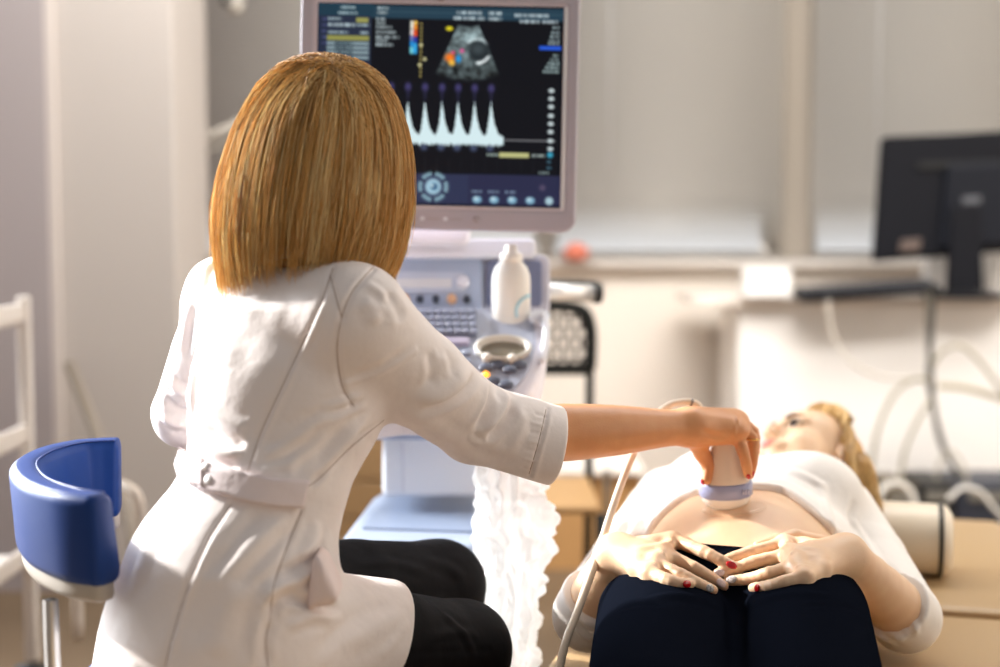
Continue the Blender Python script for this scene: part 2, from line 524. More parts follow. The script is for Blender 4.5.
# low tan cabinet
a, b = WY(440, 474, 4.6), WY(640, 592, 4.6)
t = thing('low_cabinet', 'low tan wooden cabinet behind the hanging white plastic bag', 'cabinet', ((a[0]+b[0])/2, 4.8, 0))
box('carcass', ((a[0]+b[0])/2, 4.8, (a[2]+b[2])/2), (b[0]-a[0], .4, a[2]-b[2]), mat('tan_wood', (206, 160, 106), .5, var=(8, .5, (190, 142, 90))), t, bev=.005)
box('plinth', ((a[0]+b[0])/2, 4.82, b[2]/2), (b[0]-a[0]-.06, .34, b[2]), mat('plinth', (150, 138, 126), .6), t)
box('kick_strip', ((a[0]+b[0])/2, 4.6, b[2]+.02), (b[0]-a[0], .02, .05), mat('kick', (190, 176, 158), .5), t, bev=.003)
box('cabinet_top', ((a[0]+b[0])/2, 4.79, a[2]+.008), (b[0]-a[0]+.02, .44, .018), mat('tan_top', (242, 234, 224), .5), t, bev=.004)

a, b = WY(250, 436, 4.75), WY(402, 560, 4.75)
t = thing('drawer_unit', 'low brown drawer unit seen between the doctor\'s waist and the white machine column', 'cabinet', ((a[0]+b[0])/2, 4.95, 0))
box('carcass', ((a[0]+b[0])/2, 4.95, a[2]/2), (b[0]-a[0], .4, a[2]-.002), mat('brown_wood', (150, 120, 84), .5, var=(8, .5, (134, 104, 70))), t, bev=.005)
for k in range(3):
    dr = box('drawer', ((a[0]+b[0])/2, 4.745, a[2]*(.18+.31*k)), (b[0]-a[0]-.03, .02, a[2]*.29), mat('brown_front', (158, 126, 88), .5), t, bev=.004)
    tube('handle', [((a[0]+b[0])/2-.05, 4.722, a[2]*(.18+.31*k)), ((a[0]+b[0])/2+.05, 4.722, a[2]*(.18+.31*k))], .005, M_steel, dr, 8)
# ---- computer monitor (back of it)
MY = 4.95
t = thing('computer_monitor', 'black computer monitor seen from behind, on the white counter', 'monitor', WY(968, 294, MY))
def mp(px, py, y=MY): return WY(px, py, y)
bot_r = 258
pts = [mp(874, 262), mp(1075, 246), mp(1082, 126), mp(883, 137)]
plate('housing', pts, (0, -1, .06), .05, M_black, t, bev=.012)
pts = [mp(940, 250, MY-.03), mp(1010, 246, MY-.03), mp(1014, 160, MY-.03), mp(948, 163, MY-.03)]
plate('rear_bulge', pts, (0, -1, .05), .05, mat('black_plastic_b', (26, 28, 35), .5, spec=.15), t, bev=.02)
plate('vent_slot', [mp(918, 169, MY-.012), mp(1060, 164, MY-.012), mp(1060, 157, MY-.012), mp(920, 162, MY-.012)], (0, -1, .05), .012, mat('vent_black', (8, 8, 10), .6), t, bev=.002)
plate('maker_badge', [mp(963, 204, MY-.036), mp(981, 203, MY-.036), mp(981, 196, MY-.036), mp(963, 197, MY-.036)], (0, -1, .05), .008, mat('badge_grey', (88, 90, 96), .4), t, bev=.002)
plate('port_cover', [mp(899, 252, MY-.014), mp(920, 251, MY-.014), mp(922, 238, MY-.014), mp(901, 240, MY-.014)], (0, -1, .05), .01, mat('port_brown', (92, 78, 72), .5), t, bev=.006)
pts = [mp(948, 291, MY-.05), mp(984, 290, MY-.05), mp(981, 205, MY-.05), mp(952, 206, MY-.05)]
plate('stand_neck', pts, (0, -1, .0), .04, M_black, t, bev=.006)
c = mp(968, 293, MY); lathe('stand_base', [(0, 0), (.15, 0), (.15, .01), (.12, .02), (.04, .026), (0, .026)], (c[0], MY+.02, cz+.003), M_black, t, sx=1.0, sy=.62)
# plain white blocks under the monitor
for (x0, x1, lab) in ((925, 947, 'small white block behind the monitor stand, nearest the keyboard'), (986, 1030, 'small white paper box behind the monitor stand, at the photo\'s right edge')):
    a, b = WY(x0, 250, 5.2), WY(x1, 269, 5.2)
    o = box('white_block', ((a[0]+b[0])/2, 5.2, (a[2]+cz+.003)/2), (b[0]-a[0], .1, a[2]-cz-.003), mat('plain_white', (250, 250, 250), .6), bev=.006)
    tag(o, lab, 'box', 'white blocks behind the monitor')
# keyboard lying by the monitor
t = thing('keyboard', 'black computer keyboard lying on the white counter beside the monitor', 'keyboard', (WY(862, 290, 4.9)[0], 4.95, cz))
a = WY(800, 285, 4.86); b = WY(940, 285, 4.86)
Rk = Matrix.Rotation(math.radians(6), 3, 'X') @ Matrix.Rotation(math.radians(-4), 3, 'Y')
box('case', ((a[0]+b[0])/2, 4.92, cz+.03), (b[0]-a[0], .16, .028), M_black, t, Rk, bev=.006)
kb = bmesh.new()
for r in range(5):
    for k in range(15):
        v = Rk @ Vector((-.22+.031*k, -.055+.027*r, .018)); add_box(kb, Vector(((a[0]+b[0])/2, 4.92, cz+.03))+v, (.024, .021, .008), Rk, .002, 1)
ko = finish('key_block', bm_mesh(kb), mat('key_black', (46, 46, 50), .5), t, smooth=False); ko['kind'] = 'stuff'
# small white carton
a, b = WY(745, 268, 4.95), WY(791, 299, 4.95)
t = thing('carton', 'small white carton at the left end of the white counter', 'box', ((a[0]+b[0])/2, 5.0, cz))
box('carton_body', ((a[0]+b[0])/2, 5.0, cz+.003+(a[2]-cz)/2), (b[0]-a[0], .1, a[2]-cz-.004), mat('bright_carton', (248, 246, 244), .6), t, bev=.004)
box('carton_flap', ((a[0]+b[0])/2, 4.99, a[2]+.002), (b[0]-a[0]-.01, .09, .004), mat('bright_carton', (248, 246, 244)), t, bev=.001)
# red thing on the sill
a = WY(576, 266, YB-.12)
t = lathe('red_ornament', [(0, 0), (.03, 0), (.05, .02), (.055, .04), (.03, .06), (.012, .07), (0, .07)], (a[0], YB-.12, Z0-.008), mat('red_clay', (214, 120, 96), .6))
tag(t, 'small reddish pot on the window sill right of the console', 'pot')

# ---- cables hanging from the counter
M_cab = mat('dark_cable', (66, 60, 48), .6); M_cabl = mat('pale_cable', (186, 178, 160), .6)
def cable(lab, pxd, r, m, n=8, group='cables hanging behind the couch'):
    o = tube('cable', spline([W(*p) for p in pxd], n), r, m, sides=8); tag(o, lab, 'cable', group); return o
D = 4.8
cable('thick dark cable running straight down from the monitor into the cable heap', [(930, 290, D), (929, 330, D-.02), (931, 372, D-.04), (934, 410, D-.05), (944, 450, D-.06), (966, 486, D-.1)], .010, M_cab)
cable('second dark cable twisted round the thick one under the monitor', [(934, 296, D), (931, 345, D-.05), (928, 380, D-.05), (938, 425, D-.03), (950, 462, D-.08), (962, 488, D-.12)], .006, mat('black_cable', (40, 38, 34), .6))
cable('grey looped cable arching left from the thick one to the bolster', [(930, 380, D-.06), (912, 380, D-.07), (893, 396, D-.08), (878, 430, D-.1), (871, 470, D-.12), (870, 500, D-.14)], .008, mat('grey_cable', (150, 142, 122), .6))
cable('inner grey looped cable dropping left of the thick one', [(931, 400, D-.06), (918, 420, D-.08), (905, 450, D-.1), (901, 480, D-.12), (902, 500, D-.13)], .007, mat('grey_cable', (150, 142, 122)))
cable('pale cable rising in an arch to the right of the thick one', [(932, 366, D-.05), (944, 350, D-.06), (962, 346, D-.07), (980, 362, D-.08), (1002, 390, D-.08), (1030, 420, D-.08)], .008, mat('grey_cable_b', (168, 160, 142), .6))
cable('straight grey cable leaving rightwards below the arch', [(938, 386, D-.04), (965, 388, D-.05), (1000, 398, D-.05), (1040, 412, D-.05)], .010, mat('grey_cable_c', (172, 160, 130), .6))
cable('very pale thin cable drooping from the carton end to the bundle', [(828, 300, D+.05), (832, 330, D+.05), (850, 360, D+.02), (880, 376, D), (924, 380, D-.03)], .006, mat('pale_cable_b', (206, 198, 186), .6))
cable('thin cable curling up from the heap right of the thick one', [(936, 486, D-.1), (940, 462, D-.12), (952, 452, D-.14), (964, 468, D-.16), (968, 492, D-.16)], .005, M_cabl)
cable('white cable curving out of the heap beside the blond hair', [(876, 510, 4.5), (880, 494, 4.5), (890, 484, 4.5), (904, 486, 4.5), (914, 500, 4.5), (918, 540, 4.49), (922, 577, 4.48)], .010, mat('white_cable', (232, 228, 220), .5))
cable('white cable loop lying across the dark boxes at right', [(948, 500, 4.45), (962, 488, 4.45), (980, 492, 4.45), (992, 506, 4.45), (1004, 520, 4.45), (1012, 550, 4.44), (1020, 581, 4.43)], .008, mat('white_cable', (232, 228, 220)))
# dark boxes on the floor below the counter
for x0, x1, y0, m, lab in ((884, 918, 486, mat('box_brown', (96, 84, 66), .6), 'brownish power brick on the floor beside the blond hair'),
                         (920, 956, 484, M_dark, 'dark adapter box on the floor in the middle of the cable heap'),
                         (956, 1040, 484, mat('box_navy', (44, 48, 60), .5), 'wide dark blue computer case at the photo\'s right edge')):
    a, b = WY(x0, y0, 4.55), WY(x1, y0, 4.55)
    t = thing('equipment_box', lab, 'box', ((a[0]+b[0])/2, 4.68, 0), 'dark boxes in the cable heap')
    box('housing', ((a[0]+b[0])/2, 4.68, a[2]/2), (b[0]-a[0]-.01, .26, a[2]), m, t, bev=.008)
    box('socket_strip', ((a[0]+b[0])/2, 4.55, a[2]*.86), ((b[0]-a[0])*.7, .02, .03), mat('socket_grey', (120, 116, 108), .5), t, bev=.003)

# ---- perforated chair behind the console
t = thing('visitor_chair', 'black perforated plastic chair behind the ultrasound console', 'chair', W(560, 590, 3.7))
M_cf = mat('chair_frame', (28, 29, 27), .5, spec=.2)
cY = 3.75
out = [(524, 308), (572, 308), (583, 312), (589, 322), (590, 368), (524, 368)]
def cp(px, py, y=cY): return WY(px, py, y)
bm = bmesh.new()
x0, x1 = cp(505, 340)[0], cp(590, 340)[0]; zb, zt = cp(560, 369)[2], cp(560, 308)[2]
fr = spline([(x0, cY, zb), (x0, cY, zt-.05), (x0+.04, cY, zt), (x1-.04, cY, zt), (x1, cY, zt-.05), (x1, cY, zb)], 6)
add_tube(bm, fr, .017, 8); add_tube(bm, [(x0, cY, zb), (x1, cY, zb)], .017, 8)
finish('backrest_frame', bm_mesh(bm), M_cf, t)
# perforated panel: plate with a hexagonal set of holes (holes modelled as a lattice of webs)
bm = bmesh.new()
st = .030
nx = int((x1-x0)/st); nz = int((zt-zb)/(st*.87))
for j in range(nz+1):
    z = zb+j*(zt-zb)/nz
    add_box(bm, ((x0+x1)/2, cY, z), (x1-x0-.01, .006, .008))
    for i in range(nx):
        if j < nz:
            x = x0+(i+(.5 if j % 2 else 0)+.3)*(x1-x0)/nx
            if x < x1-.008: add_box(bm, (x, cY, z+.5*(zt-zb)/nz), (.010, .006, (zt-zb)/nz))
finish('backrest', bm_mesh(bm), mat('perforated_grey', (58, 52, 46), .5, spec=.2), t, smooth=False)
for x, y in ((x0, cY+.02), (x1, cY+.02)):
    tube('leg', [(x, cY, zb), (x, cY+.02, .45), (x, y+.1, 0.012)], .012, M_cf, t)
for x in (x0, x1): tube('leg', [(x, cY-.40, .45), (x, cY-.44, .012)], .012, M_cf, t)
box('seat', ((x0+x1)/2, cY-.2, .46), (x1-x0, .42, .02), mat('seat_tan', (186, 146, 98), .5), t, bev=.008)
t = thing('dark_post', 'dark upright post standing left of the patient couch in front of the tan cabinet', 'post', W(606, 590, 4.3))
tube('post_tube', [W(607, 470, 4.3), W(606, 600, 4.3)], .012, mat('post_dark', (84, 66, 44), .5), t)
p = W(606, 600, 4.3); lathe('foot', [(.02, 0), (.05, 0), (.05, .02), (.015, .03), (.015, p[2]), (0, p[2])], (p[0], p[1], 0), mat('post_dark', (84, 66, 44)), t)

# ---- white tube with dark end (behind console)
t = thing('chrome_tube', 'bright metal tube with a dark end cap sticking out behind the gel bottle', 'tube', W(570, 295, 3.0))
q0, q1 = W(510, 291, 2.95), W(593, 293, 3.0)
tube('tube_body', [q0, q1], .019, mat('white_gloss', (240, 240, 240), .18, metal=.4), t, 18)
tube('end_cap', [q1, q1+(q1-q0)*.09], .022, M_dark, t, 18)
tube('dark_rail', [q0+np.array([0, .03, .018]), q1+np.array([0.01, .03, .018])], .008, M_dark, t, 8)
box('clamp', q0+np.array([.01, 0, -.03]), (.04, .04, .06), M_dark, t, bev=.006)
tube('upright', [q0+np.array([.01, 0, -.03]), (q0[0]+.01, q0[1], .02)], .012, M_dark, t)
lathe('upright_foot', [(0, 0), (.08, 0), (.08, .015), (.02, .03), (0, .03)], (q0[0]+.01, q0[1], 0), M_dark, t)

# ---- trolley at the left edge
TY = 3.3
t = thing('trolley', 'white metal shelf trolley on castors at the photo\'s left edge', 'trolley', (WY(-40, 400, TY)[0], TY-.2, 0))
M_tr = mat('trolley_white', (216, 208, 200), .45)
xr = WY(26, 400, TY)[0]; xl = xr-.6; zt = WY(28, 296, TY)[2]
for x in (xl, xr):
    for y in (TY, TY-.42):
        box('post', (x, y, (zt+.1)/2), (.03, .03, zt-.1), M_tr, t, bev=.006)
        lathe('castor', [(0, -.045), (.04, -.04), (.045, 0), (.04, .04), (0, .045)], (x, y, .05), M_dark, t, R=rot_to((1, 0, 0), (0, 0, 1)), sy=1, sx=1, seg=20)
for py in (320, 440, 560):
    z = WY(20, py, TY)[2]
    sh = box('shelf', ((xl+xr)/2, TY-.21, z), (xr-xl, .44, .02), M_tr, t, bev=.004)
    box('shelf_lip', ((xl+xr)/2, TY-.425, z+.012), (xr-xl, .014, .05), M_tr, sh, bev=.003)
    box('side_rail', (xr, TY-.21, z+.02), (.014, .40, .04), M_tr, sh, bev=.003)
z = WY(20, 320, TY)[2]
o = box('tray', ((xl+xr)/2, TY-.2, z+.026), (.4, .3, .028), mat('tan_tray', (176, 150, 118), .5), bev=.008)
tag(o, 'flat tan tray on the top shelf of the white trolley', 'tray')
z = WY(20, 440, TY)[2]
o = box('tray', ((xl+xr)/2, TY-.2, z+.026), (.42, .3, .028), mat('dark_tray', (120, 108, 98), .5), bev=.008)
tag(o, 'flat dark tray on the middle shelf of the white trolley', 'tray')
# grey rod leaning at the pillar
o = tube('leaning_rod', [WY(69, 364, 4.28), WY(100, 442, 4.1), WY(128, 512, 3.95), np.array([WY(150, 600, 3.75)[0], 3.75, .018])], .016, mat('rod_grey', (150, 138, 124), .5), sides=10)
tag(o, 'grey rod slanting down across the white pillar behind the blue backrest', 'rod')
pts = [W(140, 610, 2.9), W(141, 530, 2.9), W(138, 500, 2.9), W(128, 488, 2.92), W(112, 484, 2.96), W(80, 484, 3.0)]
o = tube('bent_tube_frame', spline(pts+[W(78, 640, 3.0)], 6), .013, mat('tube_beige', (196, 182, 166), .4), sides=12)
tag(o, 'bent pale metal tube frame behind the blue backrest', 'frame')
o = tube('floor_cable', spline([WY(48, 640, 3.05), WY(62, 640, 2.98), WY(85, 634, 3.0), WY(100, 622, 3.1), WY(118, 606, 3.2), WY(150, 600, 3.25), WY(180, 598, 3.3)], 8), .009, M_dark, sides=8)
for v in o.data.vertices: v.co.z = .01+(v.co.z % .004)
tag(o, 'dark cable snaking across the floor under the blue backrest', 'cable')

# ================================================================== EXAMINATION COUCH
M_tan = mat('tan_vinyl', (176, 146, 106), .42, bump=[(300, .06, (1, 1, 1))])
M_tan2 = mat('tan_vinyl_seam', (178, 146, 106), .5)
SL = .27; UA = np.array([SL, 1, 0])/math.hypot(SL, 1); VA = np.array([UA[1], -UA[0], 0])
CZ = .50
CO = np.array([.048, 1.98, 0])        # left edge reference
CWID = .76
def cpt(u, v, z): return CO+UA*u+VA*v+np.array([0, 0, z])
Rc = Matrix((Vector(VA), Vector(UA), Vector((0, 0, 1)))).transposed()
t_couch = thing('examination_couch', 'tan padded examination couch the patient lies on', 'couch', cpt(.2, CWID/2, 0))
def cbox(name, u0, u1, z0, z1, m, parent, inset=0, bev=.03):
    c = cpt((u0+u1)/2, CWID/2, (z0+z1)/2)
    return box(name, c, (CWID-2*inset, u1-u0, z1-z0), m, parent, Rc, bev, 4)
usplit = .50
seatpad = cbox('seat_pad', -1.2, usplit-.004, CZ-.10, CZ, M_tan, t_couch)
headpad = cbox('head_pad', usplit+.004, 1.30, CZ-.10, CZ+.004, M_tan, t_couch)
for o in (seatpad, headpad):
    o.data.polygons.foreach_set('use_smooth', np.ones(len(o.data.polygons), dtype=bool))
cbox('frame', -1.15, 1.22, CZ-.15, CZ-.103, mat('couch_frame', (216, 210, 200), .4), t_couch, .05, .006)
for u in (-1.0, 1.05):
    for v in (.1, CWID-.1):
        p = cpt(u, v, 0); lathe('leg', [(.03, 0), (.03, .02), (.022, .03), (.022, CZ-.15), (0, CZ-.15)], p, M_steel, t_couch)
tube('seam', [cpt(usplit, .03, CZ), cpt(usplit, CWID-.03, CZ)], .004, M_tan2, seatpad, 6)
tube('side_seam', [cpt(-.02, -.0005, CZ-.02), cpt(-.02, .30, CZ+.001)], .0025, M_tan2, seatpad, 6)

# bolster
M_bol = mat('cream_vinyl', (240, 226, 204), .4, bump=[(25, .12, (1, 1, 1))])
bc = np.array([.545, 2.62, CZ+.004+.066])
ax = VA
BL = .305
t = thing('bolster', 'cream half-round bolster with black piping under the patient\'s head', 'bolster', bc-np.array([0, 0, .066]))
Rb = rot_to(ax, (0, 0, 1))
prof = [(.0, -BL), (.05, -BL+.001), (.066, -BL+.012), (.068, -BL+.03), (.07, 0), (.068, BL-.03), (.066, BL-.012), (.05, BL-.001), (0, BL)]
bb = lathe('cushion', prof, bc, M_bol, t, R=Rb, seg=40, sx=.96, sy=1.12)
for s in (-1, 1):
    ring = [bc+ax*s*(BL-.022)+np.array(Rb @ Vector((.96*.068*math.cos(a), 1.12*.068*math.sin(a), 0))) for a in np.linspace(0, 2*math.pi, 33)]
    tube('piping', ring, .0042, mat('black_piping', (30, 28, 26), .5), t, 8)

# ================================================================== BLUE STOOL
M_blue = mat('blue_vinyl', (24, 56, 120), .48, spec=.18, bump=[(400, .04, (1, 1, 1))])
t = thing('stool', 'blue padded stool with curved wraparound backrest the doctor sits on', 'stool', (-.33, 1.72, 0))
lathe('seat', [(0, .515), (.16, .515), (.185, .53), (.195, .555), (.185, .585), (.15, .6), (0, .604)], (-.345, 1.74, 0), M_blue, t, seg=48)
lathe('seat_plate', [(0, .495), (.15, .495), (.15, .515), (0, .515)], (-.345, 1.74, 0), M_dark, t)
lathe('column', [(.03, .1), (.03, .3), (.022, .3), (.022, .495), (0, .495)], (-.345, 1.74, 0), M_steel, t)
for k in range(5):
    a = 2*math.pi*k/5+.3; e = np.array([-.345+.27*math.cos(a), 1.74+.27*math.sin(a), .075])
    tube('base_leg', [(-.345, 1.74, .12), e], [.022, .014], M_steel, t)
    lathe('castor', [(0, -.02), (.025, -.018), (.03, 0), (.025, .018), (0, .02)], e-np.array([0, 0, .043]), M_dark, t, R=rot_to((math.cos(a+1), math.sin(a+1), 0), (0, 0, 1)), seg=18)
# curved backrest: rounded-rectangle section swept along an arc seen from above
bz = .86
arc = [W(107, 520, 1.572), W(72, 506, 1.595), W(40, 497, 1.67), W(31, 484, 1.78), W(50, 474, 1.88), W(78, 470, 1.94), W(100, 470, 1.957), W(120, 470, 1.962)]
arc = [np.array([p[0], p[1], 0]) for p in arc]
path = spline(arc, 8)
def section(w, h, r, n=4): return rrect(-w/2, -h/2, w/2, h/2, r, n)
def sweep(name, path, zc, prof, m, parent, off=0.0, zscale=None):
    T = np.gradient(path, axis=0); T /= np.linalg.norm(T, axis=1)[:, None]
    bm = bmesh.new(); rings = []
    n = len(path)
    for i in range(n):
        nrm = np.array([-T[i][1], T[i][0], 0])
        e = min(i, n-1-i); sc = [.72, .93, 1][min(e, 2)]
        rings.append([bm.verts.new(path[i]+nrm*(x*sc+off+.07*(zc[i]+z-.79))+np.array([0, 0, zc[i]+z*(sc*.5+.5)])) for x, z in prof])
    for a, b in zip(rings, rings[1:]):
        for k in range(len(prof)): bm.faces.new((a[k], a[(k+1) % len(prof)], b[(k+1) % len(prof)], b[k]))
    bm.faces.new(rings[0][::-1]); bm.faces.new(rings[-1])
    return finish(name, bm_mesh(bm), m, parent)
zc = np.array([.832]*len(path))
zs = np.interp(np.linspace(0, 1, len(path)), [0, .4, 1], [.796, .797, .798])
bk = sweep('backrest', path, zs, [(x+(.005*z/.054 if x < 0 else 0), z) for x, z in section(.044, .108, .014)], M_blue, t)
def edge_line(zoff, noff):
    T = np.gradient(path, axis=0); T /= np.linalg.norm(T, axis=1)[:, None]
    return np.array([path[i]+np.array([-T[i][1], T[i][0], 0])*(noff+.07*(zs[i]+zoff-.79))+np.array([0, 0, zs[i]+zoff]) for i in range(2, len(path)-2)])
tube('seam', edge_line(.0525, .012), .0012, mat('blue_seam', (20, 50, 120), .4), bk, 5)
tube('seam', edge_line(.0525, -.012), .0012, mat('blue_seam', (20, 50, 120)), bk, 5)
sweep('backrest_shell', path[1:-1], zs[1:-1]-.058, section(.034, .03, .010), mat('shell_grey', (176, 168, 158), .4), t, 0)
pp = path[14]
bar = [(pp[0]+.02, pp[1]-.055, zs[14]-.075), (pp[0]+.022, pp[1]-.055, .62), (pp[0]+.03, pp[1]-.04, .52), (pp[0]+.1, pp[1]-.0, .505), (-.345, 1.74, .505)]
bm = bmesh.new()
pth = spline([np.array(p) for p in bar], 6)
for i in range(len(pth)-1):
    pass
finish('support_bar', from_arrays(*[np.array(a) for a in tube_arrays(pth, .0095, 4)]), M_steel, t, smooth=False)
# ================================================================== ULTRASOUND MACHINE
M_mgrey = mat('machine_grey', (184, 177, 188), .4)
M_mblue = mat('machine_blue', (150, 162, 190), .4)
M_mdark = mat('machine_slate', (112, 120, 142), .45)
M_mlight = mat('machine_white', (226, 228, 236), .35)
um = thing('ultrasound_machine', 'grey and white ultrasound machine with a lit scan monitor and keyboard console', 'ultrasound machine', (-.02, 2.55, 0))
# ---- monitor: an upright plane, turned a touch clockwise
MD = 2.30
roll = math.radians(1.2)
mc = W(439, 105, MD)
nM = np.array([0.0, -1, .05]); nM /= np.linalg.norm(nM)
def mpl(px, py, lift=0.0): return on_plane(px, py, mc, nM)+nM*lift
def rotpx(x, y, c=(439, 105), a=roll):
    dx, dy = x-c[0], y-c[1]; return c[0]+dx*math.cos(a)-dy*math.sin(a), c[1]+dx*math.sin(a)+dy*math.cos(a)
def mon(x, y, lift=0.0): return mpl(*rotpx(x, y), lift)
mon_body = plate('monitor', [mon(x, y, -.004) for x, y in rrect(301, -14, 577, 229, 13, 6)], nM, .055, M_mgrey, um, bev=.007, seg=4)
# raised bezel ring
def ring_plate(name, outer, inner, lift, thick, m, parent, bev=.002):
    bm = bmesh.new(); k = len(outer)
    A = [bm.verts.new(mon(x, y, lift)) for x, y in outer]; B_ = [bm.verts.new(mon(x, y, lift)) for x, y in inner]
    C_ = [bm.verts.new(mon(x, y, lift-thick)) for x, y in outer]; D_ = [bm.verts.new(mon(x, y, lift-thick)) for x, y in inner]
    for i in range(k):
        j = (i+1) % k
        bm.faces.new((A[i], A[j], B_[j], B_[i])); bm.faces.new((C_[i], D_[i], D_[j], C_[j]))
        bm.faces.new((A[i], C_[i], C_[j], A[j])); bm.faces.new((B_[i], B_[j], D_[j], D_[i]))
    bmesh.ops.recalc_face_normals(bm, faces=bm.faces); bm_bevel(bm, bev, 2, .6)
    return finish(name, bm_mesh(bm), m, parent, smooth=False)
ring_plate('bezel', rrect(300, -15, 578, 230, 14, 6), rrect(313, 3, 566, 209, 3, 6), .010, .02, M_mgrey, mon_body, .004)
ring_plate('screen_rim', rrect(312, 2, 567, 210, 4, 6), rrect(316.5, 5.5, 562, 206, 1.5, 6), .0085, .01, mat('screen_rim', (206, 196, 204), .35), mon_body, .001)
plate('highlight_strip', [mon(x, y, .0100) for x, y in rrect(562.5, 6, 566, 207, 1.6, 3)], nM, .003, mat('bright_strip', (246, 244, 246), .15, metal=.3), mon_body, bev=.0006)
plate('edge_trim', [mon(x, y, .0098) for x, y in rrect(573, -10, 577, 218, 1.8, 3)], nM, .003, M_mlight, mon_body, bev=.0006)
for x in (425, 448): 
    plate('monitor_button', [mon(a, b, .0125) for a, b in rrect(x-2.2, 217, x+2.2, 221, 1.8, 3)], nM, .004, M_mlight, mon_body, bev=.0006)
for x in (415, 436, 459):
    plate('button_legend', [mon(a, b, .0112) for a, b in rrect(x-6, 218.4, x+6, 220, .7, 2)], nM, .003, mat('legend', (176, 166, 172), .5), mon_body, bev=.0003)
lathe('power_button', [(0, -.004), (.006, -.004), (.006, .002), (.004, .003), (0, .003)], mon(479, 219, .011), mat('legend', (176, 166, 172)), mon_body, R=rot_to(nM), seg=16)
lathe('camera_dot', [(0, -.003), (.006, -.003), (.006, .001), (0, .001)], mon(439, -1, .0105), mat('legend_d', (140, 130, 136), .4), mon_body, R=rot_to(nM), seg=16)
# ---- the lit screen, painted cell by cell
X0, X1, Y0, Y1 = 316.5, 562.0, 5.0, 206.5
SX, SY = 330, 270
yy, xx = np.meshgrid(np.linspace(Y0, Y1, SY), np.linspace(X0, X1, SX), indexing='ij')
img = np.zeros((SY, SX, 3)); img[:] = (12, 14, 20)
def pbox(x0, y0, x1, y1, c, s=.6):
    global img
    a = np.clip(.5+(xx-x0)/s, 0, 1)*np.clip(.5+(x1-xx)/s, 0, 1)*np.clip(.5+(yy-y0)/s, 0, 1)*np.clip(.5+(y1-yy)/s, 0, 1)
    img = img*(1-a[..., None])+np.array(c)*a[..., None]
def pell(cx, cy, rx, ry, c, soft=.35, amt=1):
    global img
    d = np.sqrt(((xx-cx)/rx)**2+((yy-cy)/ry)**2); a = amt*np.clip((1+soft-d)/(2*soft), 0, 1)
    img = img*(1-a[..., None])+np.array(c)*a[..., None]
def ptext(x0, x1, y, c, h=2.6):
    x = x0
    while x < x1:
        w = random.uniform(1.0, 2.2); k = random.uniform(.7, 1)
        pbox(x, y-h/2, min(x+w, x1), y+h/2, tuple(v*k for v in c), .8); x += w+random.choice((.3, .5, .5, 1.4))
pbox(316, 5, 563, 20, (36, 62, 78)); pbox(316, 5, 563, 7.5, (16, 26, 36)); pbox(385, 13, 563, 14, (52, 80, 94))
pbox(317, 18, 370, 70, (38, 46, 66)); pbox(317, 5, 372, 18, (30, 58, 74))
tl = (190, 214, 220)
ptext(339, 354, 10, tl); ptext(337, 356, 15.5, tl)
ptext(327, 341, 21.5, tl); pbox(355, 20, 367, 25, (150, 150, 84)); ptext(327, 354, 27.5, (205, 225, 230), 3.4); ptext(356, 368, 27.5, tl)
ptext(327, 347, 35, tl); ptext(359, 367, 35, tl); pbox(326, 38, 368, 43, (146, 146, 78))
for y in (46, 50.5, 55, 60): pbox(326, y-1.8, 368, y+1.6, (132, 152, 158)); ptext(334, 352, y, (70, 90, 96))
for y in (22, 28, 34, 40, 46): ptext(321, 326, y, (90, 96, 150), 2)
for (a, b, y) in ((376, 387, 10), (376, 386, 14.5), (375, 384, 21), (375, 384, 25), (375, 391, 29), (375, 395, 34), (375, 398, 39), (375, 387, 42.5), (375, 392, 46.5)): ptext(a, b, y, (190, 205, 208), 3)
for (a, b, y) in ((455, 480, 13), (452, 483, 18.5), (487, 500, 13), (487, 500, 18.5), (513, 547, 14.5), (518, 538, 20.5), (541, 556, 20.5)): ptext(a, b, y, (215, 232, 238), 3.2)
for y0, y1, c in ((22, 30, (240, 236, 220)), (30, 37, (236, 226, 220)), (37, 42, (120, 130, 200)), (42, 48, (40, 150, 230)), (48, 55, (120, 220, 235))): pbox(409, y0, 412.5, y1, c, 2)
for y0, y1, c in ((22, 26, (250, 200, 90)), (26, 31, (250, 150, 40)), (31, 38, (240, 80, 30)), (38, 44, (40, 60, 170)), (44, 55, (50, 170, 235))): pbox(412.5, y0, 416, y1, c, 2)
for y in range(25, 81, 4): pell(420, y, 1.1, 1.1, (176, 160, 92))
for (x, y) in ((424, 60), (419, 66), (420, 46)): pell(x, y, 1.8, 1.8, (206, 200, 150))
# sector image
ax_, ay_ = 467, 2.0
ang = np.degrees(np.arctan2(xx-ax_, yy-ay_)); rad = np.hypot(xx-ax_, yy-ay_)
sec = np.clip((24.5-np.abs(ang))/1.5, 0, 1)*np.clip((rad-24)/2, 0, 1)*np.clip((80-rad)/3, 0, 1)
tex = np.zeros_like(xx)
for s_, a_ in ((.10, .5), (.25, .35), (.55, .25)):
    tex += a_*np.array([[noise.noise((x*s_, y*s_, s_*31)) for x in np.linspace(X0, X1, SX)] for y in np.linspace(Y0, Y1, SY)])
g = 118+tex*120-np.clip(rad-46, 0, 40)*1.9+30*np.exp(-((rad-36)/4)**2)
g = np.clip(g, 8, 230)
img = img*(1-sec[..., None])+sec[..., None]*np.stack([g*.86, g*.98, g*1.0], -1)
pell(478, 51, 10.5, 10, (34, 42, 46), .25); pell(477, 49, 6, 5, (70, 80, 84), .6, .8)
m_ = np.exp(-((np.hypot((xx-476), (yy-51)*1.05)-12.5)/1.6)**2)
img += (m_*np.clip((yy-54)/3, 0, 1)*np.clip((xx-474)/3, 0, 1)*190)[..., None]
img += (m_*np.clip((46-yy)/4, 0, 1)*70)[..., None]
